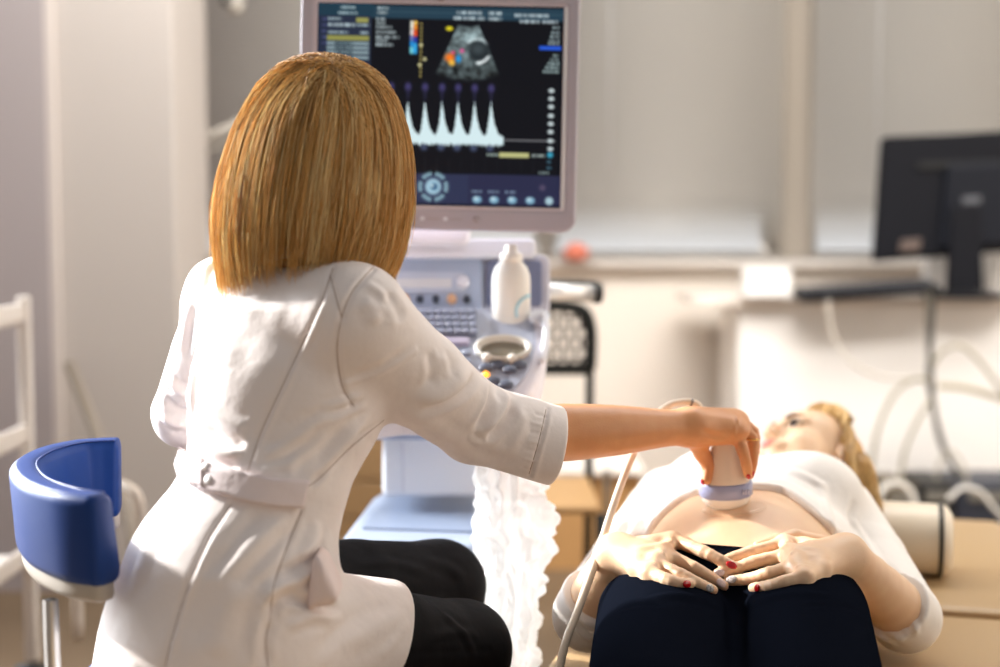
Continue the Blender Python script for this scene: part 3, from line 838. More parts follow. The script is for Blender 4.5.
pell(449, 58, 4.6, 4, (250, 120, 30), .5); pell(451, 63, 3, 3, (250, 190, 70), .5); pell(457.5, 59, 2.6, 3.6, (40, 150, 220), .5); pell(461, 51, 2, 2, (220, 90, 150), .5); pell(452, 53, 1.8, 1.6, (230, 80, 120), .5)
pell(448, 29, 3.6, 2.2, (230, 214, 40), .4)
# spectral trace
px_peaks = [341.5, 358, 374.5, 391, 408, 425, 442, 458, 474.5, 491]
base = 141+.6*np.sin(xx*.7)
hgt = np.zeros_like(xx)
for p in px_peaks:
    dx = xx-p; hgt = np.maximum(hgt, np.where(dx < 0, 36*np.exp(-(np.abs(dx)/2.4)**1.3), 36*np.exp(-(np.abs(dx)/4.2)**1.15)))
jit = np.array([random.uniform(-1.5, 1.5) for _ in range(SX)])[None, :]
tr = np.clip((yy-(136-hgt+jit*.7))/2.0, 0, 1)*np.clip((146+jit-yy)/2, 0, 1)*np.clip((505-xx)/1.5, 0, 1)
img = img*(1-tr[..., None])+tr[..., None]*np.array((214, 236, 240))
for p in px_peaks:
    if p > 330: pell(p, 88, 3, 4, (86, 78, 140), .6, .8); pell(p, 148, 3.4, 3, (120, 140, 190), .6, .5); pell(p, 95, 1.6, 6, (44, 42, 74), .6, .7)
pbox(505, 138.6, 556, 139.8, (136, 136, 140))
for x in range(330, 540, 12): pbox(x, 158, x+.5, 172, (32, 34, 40))
pbox(500, 151.5, 530, 156.5, (190, 190, 130), 1); ptext(488, 499, 154, (180, 200, 190)); ptext(533, 546, 154, (180, 196, 190))
for y in (26, 31, 35, 39, 42): ptext(552-(y-22)*.25, 558, y, (176, 196, 200), 2.4)
pbox(538, 44.5, 560, 48.5, (40, 90, 214), 1)
for y in (54, 58, 62, 66, 70): ptext(553-(y-52)*.6, 558, y, (176, 200, 200), 2.8)
for y in (89, 97, 105, 114, 122, 130, 139, 147): pell(551, y, 3, 2.2, (196, 208, 210), .3)
pell(551, 153, 3, 3, (60, 160, 190), .4); ptext(548, 553, 160, (70, 110, 130)); ptext(548, 553, 166, (70, 110, 130)); ptext(540, 550, 171, (150, 170, 170))
pbox(316, 174, 563, 207, (46, 52, 80), 1.5); pbox(470, 174, 563, 207, (42, 44, 72), 1.5); pbox(316, 203.5, 563, 207, (26, 28, 44), 1)
d = np.hypot(xx-435, yy-187); th = np.degrees(np.arctan2(yy-187, xx-435))
rg = np.exp(-((d-13)/2.2)**2)*(np.cos(np.radians(th*3))**2 > .15)
img = img*(1-rg[..., None]*.85)+rg[..., None]*.85*np.array((150, 190, 200))
pell(435, 187, 8, 8, (160, 196, 214), .2); pell(436, 187, 3.4, 3.4, (60, 96, 130), .4); pell(434, 186, 1.6, 1.6, (190, 214, 224), .5)
for x in (479, 496, 514, 532): pell(x, 199, 4.6, 3.6, (130, 176, 200), .3); pell(x-1, 198, 2, 1.6, (190, 216, 226), .4)
pell(551, 199, 4, 4, (170, 200, 210), .3); pell(544, 186, 3, 3, (84, 74, 100), .5)
for x in (473, 490, 507): ptext(x, x+11, 191, (130, 150, 176))
img = np.clip(img, 0, 255)
V = []; Q = []
for j in range(SY):
    for i in range(SX): V.append(mon(xx[j, i], yy[j, i], .0062))
for j in range(SY-1):
    for i in range(SX-1): a = j*SX+i; Q.append((a, a+SX, a+SX+1, a+1))
me = from_arrays(V, Q)
ca = me.color_attributes.new('picture', 'FLOAT_COLOR', 'POINT')
c8 = img.reshape(-1, 3)/255; cl = np.where(c8 <= .04045, c8/12.92, ((c8+.055)/1.055)**2.4)
ca.data.foreach_set('color', np.concatenate([cl, np.ones((len(cl), 1))], 1).astype(np.float32).ravel())
ms = bpy.data.materials.new('lit_screen'); ms.use_nodes = True
nt = ms.node_tree; b = nt.nodes['Principled BSDF']; b.inputs['Base Color'].default_value = (.008, .008, .010, 1); b.inputs['Roughness'].default_value = .3; b.inputs['Specular IOR Level'].default_value = .08
at = nt.nodes.new('ShaderNodeAttribute'); at.attribute_name = 'picture'
nt.links.new(at.outputs['Color'], b.inputs['Emission Color']); b.inputs['Emission Strength'].default_value = 1.0
SCREEN_BSDF = b
finish('screen', me, ms, mon_body)

# ---- monitor neck and the white collar under it
plate('monitor_foot', [W(x, y, 2.42) for x, y in rrect(392, 238, 536, 258, 6, 4)], (0, -1, .1), .10, M_mlight, um, bev=.008)
plate('monitor_neck', [W(x, y, 2.40) for x, y in rrect(404, 205, 470, 246, 8, 4)], (0, -1, .0), .06, mat('neck_white', (236, 234, 238), .3), um, bev=.012)
# ---- upright control panel with knobs
c0 = W(430, 285, 2.44); nP = np.array([0, -1, .35]); nP /= np.linalg.norm(nP)
def pp_(x, y, lift=0.0): return on_plane(x, y, c0, nP)+nP*lift
panel = plate('control_panel', [pp_(x, y) for x, y in rrect(330, 257, 482, 311, 4, 4)], nP, .05, mat('panel_blue', (176, 190, 212), .4), um, bev=.004)
plate('display_recess', [pp_(x, y, .002) for x, y in rrect(340, 272, 466, 293, 5, 4)], nP, .004, mat('panel_pale', (196, 206, 222), .35), panel, bev=.001)
plate('display_strip', [pp_(x, y, .004) for x, y in rrect(394, 279, 452, 288, 2, 4)], nP, .004, mat('panel_white', (220, 222, 224), .3), panel, bev=.001)
lathe('dial', [(0, -.004), (.012, -.004), (.012, .006), (.009, .009), (0, .009)], pp_(463, 283, .004), M_mlight, panel, R=rot_to(nP), seg=20)
for x, c in ((405, 'o'), (420, 'k'), (436, 'k'), (452, 'o'), (467, 'k')):
    m = mat('knob_amber', (226, 178, 136), .35) if c == 'o' else mat('knob_dark', (54, 62, 76), .35)
    r = .0085 if c == 'o' else .0066
    lathe('knob', [(0, -.004), (r, -.004), (r, .006), (r*.7, .009), (0, .009)], pp_(x, 300, .003), m, panel, R=rot_to(nP), seg=20)
# ---- right hand module behind the bottle
plate('side_screen_frame', [W(x, y, 2.47) for x, y in rrect(478, 254, 550, 314, 9, 5)], (0, -1, .25), .04, mat('module_frame', (206, 206, 218), .35), um, bev=.006)
plate('side_screen', [W(x, y, 2.455) for x, y in rrect(486, 260, 542, 306, 4, 4)], (0, -1, .25), .01, mat('module_blue', (120, 128, 158), .3), um, bev=.003)
# ---- keyboard deck, sloping toward the doctor
d0 = W(450, 330, 2.33); nD = np.array([0, -math.sin(math.radians(33)), math.cos(math.radians(33))])
def dk(x, y, lift=0.0): return on_plane(x, y, d0, nD)+nD*lift
deck_poly = [dk(x, y) for x, y in spline([np.array(p, float) for p in [(318, 306), (400, 306), (478, 306), (530, 309), (545, 318), (547, 340), (541, 372), (528, 396), (514, 405), (470, 405), (400, 405), (330, 405)]], 3, True)]
deck = plate('console_deck', deck_poly, nD, .07, mat('deck_rim', (222, 220, 230), .35), um, bev=.012, seg=4)
deck_in = [dk(x, y, .004) for x, y in spline([np.array(p, float) for p in [(330, 311), (400, 310), (474, 310), (520, 314), (533, 324), (535, 344), (529, 370), (517, 388), (504, 395), (470, 396), (400, 396), (336, 396)]], 3, True)]
deck2 = plate('deck_surface', deck_in, nD, .012, mat('deck_grey', (166, 172, 190), .4), um, bev=.003)
plate('key_well', [dk(x, y, .008) for x, y in rrect(385, 311, 476, 339, 3, 3)], nD, .01, mat('well_slate', (118, 122, 142), .5), deck2, bev=.002)
m_key = mat('key_grey', (128, 134, 156), .45)
for r in range(4):
    for k in range(11):
        x = 388+8*k+r*1.5-(r*.5); y = 314+6.4*r
        if x < 472: plate('key', [dk(a, b, .013) for a, b in rrect(x, y, x+6.4, y+4.8, 1, 2)], nD, .006, m_key, deck2, bev=.0008, seg=1)
plate('palm_strip', [dk(x, y, .010) for x, y in rrect(380, 341, 470, 348, 3, 3)], nD, .012, mat('palm_lilac', (170, 162, 186), .4), deck2, bev=.003)
for r in range(2):
    for k in range(5):
        x = 410+13*k; y = 353+9*r
        plate('soft_key', [dk(a, b, .010) for a, b in rrect(x, y, x+9, y+5, 2, 3)], nD, .006, mat('soft_key', (140, 148, 170), .4), deck2, bev=.001, seg=1)
# probe holder cup
hc = dk(503, 353, .0)
Rd = rot_to(nD, (1, 0, 0))
cup = lathe('probe_holder', [(.034, -.03), (.038, .0), (.0385, .008), (.040, .011), (.040, .014), (.037, .016), (.034, .014), (.032, .008), (.031, .0045), (.030, .004)], hc, mat('holder_cream', (214, 210, 202), .35), um, R=Rd, seg=36, sx=1.18, sy=.80)
lathe('holder_shade_disc', [(.033, .0035), (.033, .0048), (0, .0048)], hc, mat('holder_painted_shade', (150, 142, 126), .5), cup, R=Rd, seg=36, sx=1.18, sy=.80)  # darker disc paints the shade of a deep cup into a shallow one
for x, y in ((540, 321),):
    p = dk(x, y)
    lathe('holder_ring', [(.014, 0), (.017, .008), (.017, .012), (.013, .012), (.011, .004), (0, .003)], p, M_mlight, um, R=Rd, seg=24)
bm = bmesh.new(); add_tube(bm, spline([dk(530, 326, .012), dk(542, 322, .014), dk(546, 334, .012), dk(545, 352, .008), dk(541, 364, .004)], 6), .0065, 10)
finish('cable_hook', bm_mesh(bm), M_mlight, um)
m_tog = mat('toggle_cream', (216, 208, 198), .4); m_kd = mat('key_dark', (86, 92, 110), .4)
for x, y in ((487, 363), (512, 364)):
    lathe('toggle', [(0, -.006), (.008, -.006), (.008, .008), (.006, .011), (0, .011)], dk(x, y, .006), m_tog, deck2, R=Rd, seg=18)
for x, y in ((486, 371), (510, 373), (498, 368), (520, 368), (506, 388), (493, 384)):
    lathe('round_key', [(0, -.006), (.009, -.006), (.009, .003), (.007, .005), (0, .005)], dk(x, y, .006), m_kd, deck2, R=Rd, seg=18, sx=1.3)
lathe('amber_light', [(0, -.004), (.006, -.004), (.006, .004), (.004, .007), (0, .008)], dk(486, 379, .006), mat('amber_lit', (255, 172, 50), .3, emit=1.6), deck2, R=Rd, seg=18)
lathe('trackball', [(.02, -.01), (.02, .004), (.016, .01), (.01, .016), (0, .019)], dk(462, 380, .0), M_mlight, deck2, R=Rd, seg=24)
# ---- body under the deck
plate('under_shelf', [W(x, y, 2.42) for x, y in rrect(330, 426, 492, 440, 5, 4)], (0, -1, .1), .28, M_mblue, um, bev=.008)
bx = W(430, 460, 2.60)
plate('column', [W(x, y, 2.60) for x, y in rrect(382, 400, 482, 497, 6, 4)], (0, -1, 0), .22, mat('column_white', (240, 243, 248), .35), um, bev=.012)
plate('column_seam', [W(x, y, 2.595) for x, y in rrect(402, 442, 404.5, 494, .8, 2)], (0, -1, 0), .008, M_mlight, um, bev=.001)
# tray: horizontal slab
zt_ = W(420, 545, 2.34)[2]
def hz(x, y, z=zt_): return on_plane(x, y, (0, 0, z), (0, 0, 1))
tray_pts = [hz(x, y) for x, y in ((338, 541), (476, 546), (484, 540), (484, 500), (470, 489), (385, 489), (372, 497))]
plate('lower_tray', tray_pts, (0, 0, 1), .055, mat('tray_blue', (156, 168, 188), .35), um, bev=.014, seg=4)
plate('tray_inset', [hz(x, y, zt_+.004) for x, y in ((362, 527), (474, 531), (474, 500), (462, 494), (388, 494))], (0, 0, 1), .006, mat('tray_blue_d', (136, 150, 174), .35), um, bev=.002)
bc_ = (W(420, 600, 2.58)[0], 2.6)
box('base_cabinet', (bc_[0], bc_[1]+.02, .33), (.26, .36, .44), mat('base_white', (222, 224, 230), .4), um, bev=.03, seg=4)
plate('front_frame', [W(x, y, 2.36) for x, y in rrect(340, 557, 480, 566, 2, 3)], (0, -1, 0), .02, M_mlight, um, bev=.004)
for xp in (470,):
    plate('tray_leg', [W(x, y, 2.36) for x, y in rrect(466, 556, 478, 720, 3, 3)], (0, -1, 0), .03, M_mblue, um, bev=.004)
box('foot_plate', (bc_[0], bc_[1]-.02, .105), (.42, .6, .05), M_mdark, um, bev=.02, seg=3)
for sx in (-.17, .17):
    for sy in (-.27, .22):
        lathe('castor', [(0, -.02), (.035, -.018), (.04, 0), (.035, .018), (0, .02)], (bc_[0]+sx, bc_[1]+sy, .04), M_dark, um, R=rot_to((1, 0, 0), (0, 0, 1)), seg=20)

# ---- gel bottle standing on the deck corner
BD = 2.36
def bz_(y): return W(511, y, BD)[2]
bcx = W(511, 300, BD)
sc = BD/F
prof = [(0, bz_(326)), (17*sc, bz_(326)), (19.5*sc, bz_(323)), (19.5*sc, bz_(283)), (19*sc, bz_(275)), (16*sc, bz_(267)), (12.5*sc, bz_(263)), (11*sc, bz_(261)), (11*sc, bz_(254)), (0, bz_(253.6))]
prof = [(r, z-bcx[2]) for r, z in prof]
gb = thing('gel_bottle', 'white plastic gel bottle with pump cap standing on the console beside the oval holder', 'bottle', (bcx[0], bcx[1], bz_(326)))
m_bot = mat('bottle_white', (244, 242, 236), .3, sss=.0)
bo = lathe('bottle_body', prof, bcx, m_bot, gb, seg=36, sy=.8)
lathe('bottle_cap', [(0, bz_(262)-bcx[2]), (11.6*sc, bz_(262)-bcx[2]), (11.2*sc, bz_(254)-bcx[2]), (7*sc, bz_(252)-bcx[2]), (6*sc, bz_(246)-bcx[2]), (4.5*sc, bz_(244.6)-bcx[2]), (0, bz_(244.4)-bcx[2])], bcx, mat('cap_white', (248, 246, 240), .35), gb, seg=30)
arc_ = []
for a in np.linspace(100, 200, 14):
    x = 532+16*math.cos(math.radians(a)); y = 311-16*math.sin(math.radians(a))
    th = math.asin(max(-1, min(1, (x-511)/20.0)))
    arc_.append(np.array([bcx[0]+20*sc*math.sin(th), bcx[1]-20*sc*.8*math.cos(th), bz_(y)]))
tube('label_mark', arc_, .0028, mat('label_blue', (178, 218, 230), .4), gb, 8)

# ---- white plastic bag hanging from the console
def bag():
    n, mth = 200, 150
    V = []
    zt, zb = W(505, 425, 2.18)[2], .27
    for i in range(n):
        f = i/(n-1); z = zt+(zb-zt)*f
        py_ = 425+f*300
        cx = W(508+6*math.sin(f*5), 500, 2.16)[0]
        rx = .052+.010*math.sin(f*7+1)+.012*math.exp(-((f-.32)/.08)**2)-.02*math.exp(-(f/.10)**2)
        for k in range(mth):
            a = 2*math.pi*k/mth
            c, s = math.cos(a), math.sin(a)
            p = Vector((c*1.6, s*1.6, z*11))
            w1 = abs(noise.noise(p*1.1+Vector((3, 1, 0)))); w2 = abs(noise.noise(Vector((c*2.6, s*2.6, z*38)))); w3 = noise.noise(Vector((c*7, s*7, z*60)))
            rr = rx*(1.10-.55*w1-.34*w2+.05*w3)
            frill = .010*max(0, math.sin(z*110+2*noise.noise(Vector((0, a, z*8)))))*max(0, c)**2
            V.append((cx+(rr+frill)*c, 2.16+.75*rr*s, z+.010*noise.noise(Vector((c*3, s*3, z*25)))))
    Q = [(i*mth+k, (i+1)*mth+k, (i+1)*mth+(k+1) % mth, i*mth+(k+1) % mth) for i in range(n-1) for k in range(mth)]
    me = from_arrays(V, Q)
    return finish('plastic_bag', me, mat('crumpled_plastic', (250, 250, 250), .3, transl=.5))
b = tag(bag(), 'crumpled white plastic bag hanging from the console beside the black trousered knees', 'bag')
# ================================================================== PEOPLE
def skin_mat(name, rgb, var):
    return mat(name, rgb, .42, sss=.12, var=(30, .35, var), bump=[(420, .06, (1, 1, 1))], spec=.45)
M_coat = mat('coat_cotton', (240, 230, 226), .75, sheen=.15, bump=[(38, .16, (1, 1, 1)), (900, .05, (1, 1, 1))])
M_trou = mat('black_trousers', (24, 24, 27), .7, spec=.06, bump=[(30, .2, (1, 1, 1)), (900, .08, (1, 1, 1))])
M_leg = mat('navy_leggings', (14, 17, 25), .8, spec=0.0, bump=[(24, .15, (1, 1, 1)), (1100, .08, (1, 1, 1))])
M_shirt = mat('white_jersey', (242, 236, 230), .8, sheen=.1, bump=[(26, .2, (1, 1, 1)), (900, .04, (1, 1, 1))])

def add_head(f, c, R, k=.012, s=1.0):
    "R columns: right, forward (face), up"
    R = np.asarray(R); L = lambda x, y, z: np.asarray(c)+R@np.array([x, y, z])*s
    E = lambda p, r, kk=k, op='u': f.ell(L(*p), np.array(r)*s, R, kk, op)
    E((0, -.012, .035), (.074, .092, .088), .02)
    E((0, .032, -.03), (.060, .062, .082), .03)
    E((0, .022, .045), (.064, .066, .055), .03)
    E((0, .058, -.094), (.026, .026, .018), .03)
    for sx in (-1, 1):
        E((sx*.036, .052, -.035), (.026, .032, .030), .02)
        E((sx*.045, .02, -.07), (.018, .035, .025), .03)
        f.cone(L(sx*.012, .092, .020), L(sx*.042, .078, .022), .007*s, .006*s, .014)
        E((sx*.031, .098, .004), (.015, .014, .010), .012, 's')
        E((sx*.031, .078, .004), (.0135, .0125, .0125), .004)
        f.cone(L(sx*.019, .087, .006), L(sx*.043, .081, .006), .0032*s, .003*s, .004)
        E((sx*.0075, .101, -.036), (.0065, .008, .006), .006)
        E((sx*.075, -.008, -.005), (.007, .016, .028), .008)
    f.cone(L(0, .090, .018), L(0, .111, -.030), .0065*s, .0095*s, .012)
    E((0, .088, -.060), (.025, .013, .017), .012)
    E((0, .098, -.057), (.020, .0065, .0045), .004); E((0, .096, -.067), (.017, .007, .0055), .004)
    E((0, .112, -.062), (.022, .012, .0012), .003, 's')
def head_parts(c, R, parent, lip, brow, iris):
    R = np.asarray(R); L = lambda x, y, z: np.asarray(c)+R@np.array([x, y, z])
    R3 = Matrix(R.tolist())
    for sx in (-1, 1):
        bm = bmesh.new(); bmesh.ops.create_uvsphere(bm, u_segments=20, v_segments=12, radius=.0122)
        bmesh.ops.translate(bm, vec=Vector(L(sx*.031, .0780, .003)), verts=bm.verts)
        e = finish('eye', bm_mesh(bm), mat('eye_white', (196, 182, 172), .3), parent)
        lathe('iris', [(0, 0), (.0076, -.0012), (.0076, .0002), (0, .0014)], L(sx*.031, .0898, .0015), mat(iris[0], iris[1], .15), e, R=rot_to(R[:, 1]), seg=16)
        pts = [L(sx*.012, .0985, .021), L(sx*.026, .0960, .0275), L(sx*.040, .0860, .027), L(sx*.048, .077, .022)]
        tube('eyebrow', spline(pts, 5), np.linspace(.0048, .0022, 16), mat(brow[0], brow[1], .8), parent, 6)
        pts = [L(sx*.018, .0880, .0075), L(sx*.030, .0920, .0105), L(sx*.045, .0815, .0070)]
        tube('eyelash', spline(pts, 5), .0036, mat('lash', (46, 30, 24), .8), parent, 5)
    up = spline([L(-.024, .0905, -.0615), L(-.010, .1025, -.0575), L(0, .1035, -.0590), L(.010, .1025, -.0575), L(.024, .0905, -.0615)], 4)
    lo = spline([L(-.022, .0905, -.0630), L(-.009, .1005, -.0675), L(0, .1020, -.0680), L(.009, .1005, -.0675), L(.022, .0905, -.0630)], 4)
    bm = bmesh.new()
    add_tube(bm, up, np.interp(np.linspace(0, 1, len(up)), [0, .3, .5, .7, 1], [.001, .0034, .003, .0034, .001]), 8)
    add_tube(bm, lo, np.interp(np.linspace(0, 1, len(lo)), [0, .5, 1], [.001, .0042, .001]), 8)
    finish('lips', bm_mesh(bm), mat(lip[0], lip[1], .35), parent)
def add_hand(f, wrist, mcps, fingers, thumb, rw=.024, palm_k=.016, rs=(.0102, .0088, .0080, .0066)):
    "fingers: list of joint lists starting after the MCP"
    for m in mcps: f.cone(wrist, m, rw*.66, .0108, palm_k)
    for a, b in zip(mcps, mcps[1:]): f.cone(a, b, .0096, .0096, .012); f.cone(wrist*.35+a*.65, wrist*.35+b*.65, .0125, .0125, .012)
    for m, js in zip(mcps, fingers):
        pts = [m]+list(js); sc = 1.0
        sp = spline(pts, 3); rr = np.interp(np.linspace(0, len(pts)-1, len(sp)), [0, .5, .9, 1.1, 1.5, 2, 3], [rs[0], rs[1]-.0002, rs[1]+.0003, rs[1]+.0002, rs[2]-.0001, rs[2], rs[3]])
        f.chain(list(sp), list(rr), .0045, .002)
    for i in range(len(thumb)-1):
        r0 = [.016, .0125, .0098, .0078]; f.cone(thumb[i], thumb[i+1], r0[min(i, 3)], r0[min(i+1, 3)], .014 if i == 0 else .004)
def nail(loc, nor, along, m, parent, L_=.0160, Wd=.0102):
    z = Vector(nor).normalized(); x = Vector(along); x = (x-z*x.dot(z)).normalized(); y = z.cross(x)
    Rm = Matrix((x, y, z)).transposed()
    bm = bmesh.new(); bmesh.ops.create_uvsphere(bm, u_segments=18, v_segments=10, radius=1)
    bmesh.ops.scale(bm, vec=(L_/2, Wd/2, .0022), verts=bm.verts)
    bmesh.ops.transform(bm, matrix=Matrix.Translation(Vector(loc)) @ Rm.to_4x4(), verts=bm.verts)
    o = finish('fingernail', bm_mesh(bm), m, parent); return o
M_red = mat('nail_red', (190, 20, 26), .15, coat=.6)
M_nwhite = mat('nail_white', (246, 240, 238), .2, coat=.5, var=(420, .7, (70, 66, 70)))
M_npink = mat('nail_glitter', (226, 200, 204), .25, coat=.5, var=(500, .8, (250, 240, 240)))

def build(name, field, h, m, parent, post=None):
    V, Q = field.mesh(h)
    if post: V = post(V, Q)
    o = finish(name, from_arrays(V, Q), m, parent)
    return o, V, Q

def hair_mesh(name, strands, tints, radii, m, parent):
    "thin three-sided strands; every strand an array of points"
    VV = []; QQ = []; TT = []; base = 0
    for P, tint, r in zip(strands, tints, radii):
        n = len(P)
        T = np.gradient(P, axis=0); T /= np.linalg.norm(T, axis=1)[:, None]+1e-9
        a = np.cross(T, np.array([.3, .9, .2])); a /= np.linalg.norm(a, axis=1)[:, None]+1e-9
        b = np.cross(T, a)
        rr = (r*np.minimum(1, np.linspace(3.2, .25, n)))[:, None]
        for k in range(3):
            th = 2*math.pi*k/3; VV.append(P+rr*(math.cos(th)*a+math.sin(th)*b))
        idx = base+np.arange(n)
        for k in range(3):
            k2 = (k+1) % 3
            QQ.append(np.stack([idx[:-1]+k*n, idx[:-1]+k2*n, idx[1:]+k2*n, idx[1:]+k*n], 1))
        TT.append(np.tile(np.broadcast_to(tint, (n,)), 3)); base += 3*n
    V = np.concatenate(VV); Q = np.concatenate(QQ); T = np.concatenate(TT)
    me = from_arrays(V, Q)
    at = me.attributes.new('tint', 'FLOAT', 'POINT'); at.data.foreach_set('value', T.astype(np.float32))
    return finish(name, me, m, parent)
def hair_mat(name, dark, mid, light, tl=.22, rough=.38):
    m = bpy.data.materials.new(name); m.use_nodes = True; nt = m.node_tree; N = nt.nodes; L = nt.links
    b = N['Principled BSDF']; b.inputs['Roughness'].default_value = rough; b.inputs['Specular IOR Level'].default_value = .5
    at = N.new('ShaderNodeAttribute'); at.attribute_name = 'tint'
    cr = N.new('ShaderNodeValToRGB'); e = cr.color_ramp.elements
    e[0].position = 0; e[0].color = (*lin(dark), 1); e[1].position = 1; e[1].color = (*lin(light), 1)
    x = e.new(.5); x.color = (*lin(mid), 1)
    L.new(at.outputs['Fac'], cr.inputs['Fac']); L.new(cr.outputs['Color'], b.inputs['Base Color'])
    tr = N.new('ShaderNodeBsdfTranslucent'); mx = N.new('ShaderNodeMix'); mx.data_type = 'RGBA'; mx.inputs['Factor'].default_value = .4; mx.inputs['B'].default_value = (1, .86, .62, 1)
    L.new(cr.outputs['Color'], mx.inputs['A']); L.new(mx.outputs['Result'], tr.inputs['Color'])
    ms = N.new('ShaderNodeMixShader'); ms.inputs['Fac'].default_value = tl
    L.new(b.outputs['BSDF'], ms.inputs[1]); L.new(tr.outputs['BSDF'], ms.inputs[2]); L.new(ms.outputs['Shader'], N['Material Output'].inputs['Surface'])
    return m

# ================================================================== PATIENT
pat = thing('person', 'woman in white top and black leggings lying on the couch, hands below her bare belly', 'person', (.36, 2.1, CZ))
PSK = skin_mat('patient_skin', (231, 194, 158), (222, 176, 140))
NV = np.array([VA[0], VA[1], 0])
PP = dict(pelvis=np.array([.335, 1.97, .600]), waist=np.array([.372, 2.08, .605]), belly=np.array([.385, 2.14, .618]), chest=np.array([.445, 2.33, .625]),
          should=np.array([.475, 2.41, .615]), neck=np.array([.515, 2.50, .640]))
HEADC = W(810, 467, 2.60)
upv = np.array([.42, .81, .41]); fwv = np.array([-.64, -.06, .77])
upv /= np.linalg.norm(upv); fwv -= upv*(fwv@upv); fwv /= np.linalg.norm(fwv); rtv = np.cross(fwv, upv)
HR = np.stack([rtv, fwv, upv], 1)
SH_L, EL_L, WR_L = W(842, 512, 2.40), W(905, 617, 2.09), W(846, 556, 1.945)
SH_R, EL_R, WR_R = W(668, 500, 2.43), W(589, 615, 2.045), W(617, 555, 1.955)
def torso(f, g=0.0, breasts=True, arms=None, hips=True):
    p = PP; B3 = np.stack([VA, UA, np.array([0, 0, 1.0])], 1)
    st = [p['pelvis']-UA*.02, p['waist'], p['chest'], p['should']]; rr = [(.160+g, .092+g), (.152+g, .090+g), (.157+g, .100+g), (.136+g, .076+g)]
    if not hips: st, rr = st[1:], rr[1:]
    f.echain(st, NV, rr, .05)
    f.ell(p['belly']+np.array([0, 0, .014]), (.146+g, .165+g, .112+g), B3, .06)
    if breasts:
        for s in (-1, 1): f.ell(p['chest']+VA*s*.078-UA*.02+np.array([0, 0, .070]), (.080+g, .080+g, .070+g), B3, .05)
def thighs(f, g=0.0):
    for s, hx, kx in ((-1, .245, .172), (1, .425, .352)):
        hip = np.array([hx, 1.97-.26*s*.09*.5, .600]); knee = np.array([kx, 1.50, .598]); ank = np.array([kx-.05, 1.08, .565])
        f.ecap(hip, knee, NV, (.094+g, .090+g), (.076+g, .068+g), .03)
        f.cone(knee, ank, .060+g, .042+g, .02)
pre = Field(); torso(pre, .004, False); thighs(pre, .005)
pV, pQ = pre.mesh(.006); pre_bvh = bvh_of(pV, pQ)
def on_body(px, py, r):
    l, no = hit(pre_bvh, px, py)
    if l is None: l = W(px, py, 1.97); no = np.array([0, -.6, .8])
    rv = ray(px, py)
    return l-rv*r/max(.5, -float(np.dot(rv, no)))
body = Field(); torso(body); thighs(body)
body.chain([PP['should'], PP['neck'], HEADC-upv*.06], [.060, .052, .050], .04)
add_head(body, HEADC, HR)
def arm(f, sh, el, wr, g=0.0, rs=(.050, .042, .040, .028), k=.03, inset=.0):
    mid = el+(wr-el)*.30
    f.chain([sh, el], [rs[0]+g, rs[1]+g], k); f.schain([el, mid, wr], [rs[1]+g, rs[2]+g, rs[3]+g], .012)
for sh, el, wr in ((SH_L, EL_L, WR_L), (SH_R, EL_R, WR_R)): arm(body, sh, el, wr)
# her right hand (picture left)
def H(lst, off): return [on_body(x, y, o) for (x, y), o in zip(lst, off)]
rh_m = H([(673, 540), (664, 553), (657, 564), (650, 573)], [.017, .018, .016, .012])
rh_f = [H([(704, 552), (720, 560), (735, 567)], [.017, .017, .016]), H([(694, 568), (710, 577), (724, 586)], [.013, .011, .009]),
        H([(681, 575), (697, 583), (713, 590)], [.012, .010, .009]), H([(667, 580), (678, 583), (690, 584)], [.009, .008, .007])]
rh_t = H([(640, 547), (664, 543), (686, 544), (702, 550)], [.010, .009, .008, .007])
add_hand(body, WR_R, rh_m, rh_f, rh_t)
lh_m = H([(784, 543), (790, 554), (796, 567), (804, 577)], [.015, .018, .017, .012])
lh_f = [H([(752, 552), (735, 557), (722, 562)], [.012, .010, .008]), H([(754, 562), (735, 569), (718, 573)], [.012, .010, .008]),
        H([(770, 573), (748, 579), (728, 581)], [.012, .010, .009]), H([(785, 582), (769, 586), (753, 588)], [.009, .008, .007])]
lh_t = H([(822, 546), (795, 538), (776, 541), (758, 546)], [.010, .010, .008, .007])
add_hand(body, WR_L, lh_m, lh_f, lh_t)
# forearm toward back of hand
body.chain([WR_R, (rh_m[1]+rh_m[2])/2], [.027, .013], .02); body.chain([WR_L, (lh_m[1]+lh_m[2])/2], [.027, .013], .02)
body.ell(on_body(741, 513, .001), (.009, .009, .007), None, .01, 's')
def hand_lines(strokes):
    def post(V, Q):
        V = relax(V, Q, np.ones(len(V)), 4)
        return relax(folds(V, Q, bvh_of(V, Q), strokes), Q, np.ones(len(V)), 4)
    return post
T_ = .0034
ph = []
for m_, w_ in (((672, 541), (632, 549)), ((663, 553), (632, 553)), ((656, 564), (632, 557)), ((649, 573), (634, 562)), ((785, 543), (834, 551)), ((791, 554), (836, 554)), ((797, 567), (836, 558)), ((805, 577), (834, 562))):
    ph += [([m_, ((m_[0]+w_[0])/2, (m_[1]+w_[1])/2+1), w_], .0060, .0009)]
    a_, b_ = m_, w_
    if m_ not in ((649, 573), (805, 577)): ph += [([(m_[0]-1.5, m_[1]), (m_[0], m_[1]), (m_[0]+1.5, m_[1])], .0075, .0022)]
for x, y, nx, ny in ((704, 552, -.4, .9), (694, 567, -.45, .9), (680, 574, -.4, .9), (752, 552, .3, .95), (754, 562, .2, .97), (769, 573, .15, .98)):
    for o in (-2.2, 0, 2.2):
        ph += [([(x+o-nx*5, y-ny*5), (x+o, y), (x+o+nx*5, y+ny*5)], .0009, -.0005)]
pb, bV, bQ = build('body', body, .0020, PSK, pat, hand_lines(ph))
b_bvh = bvh_of(bV, bQ)
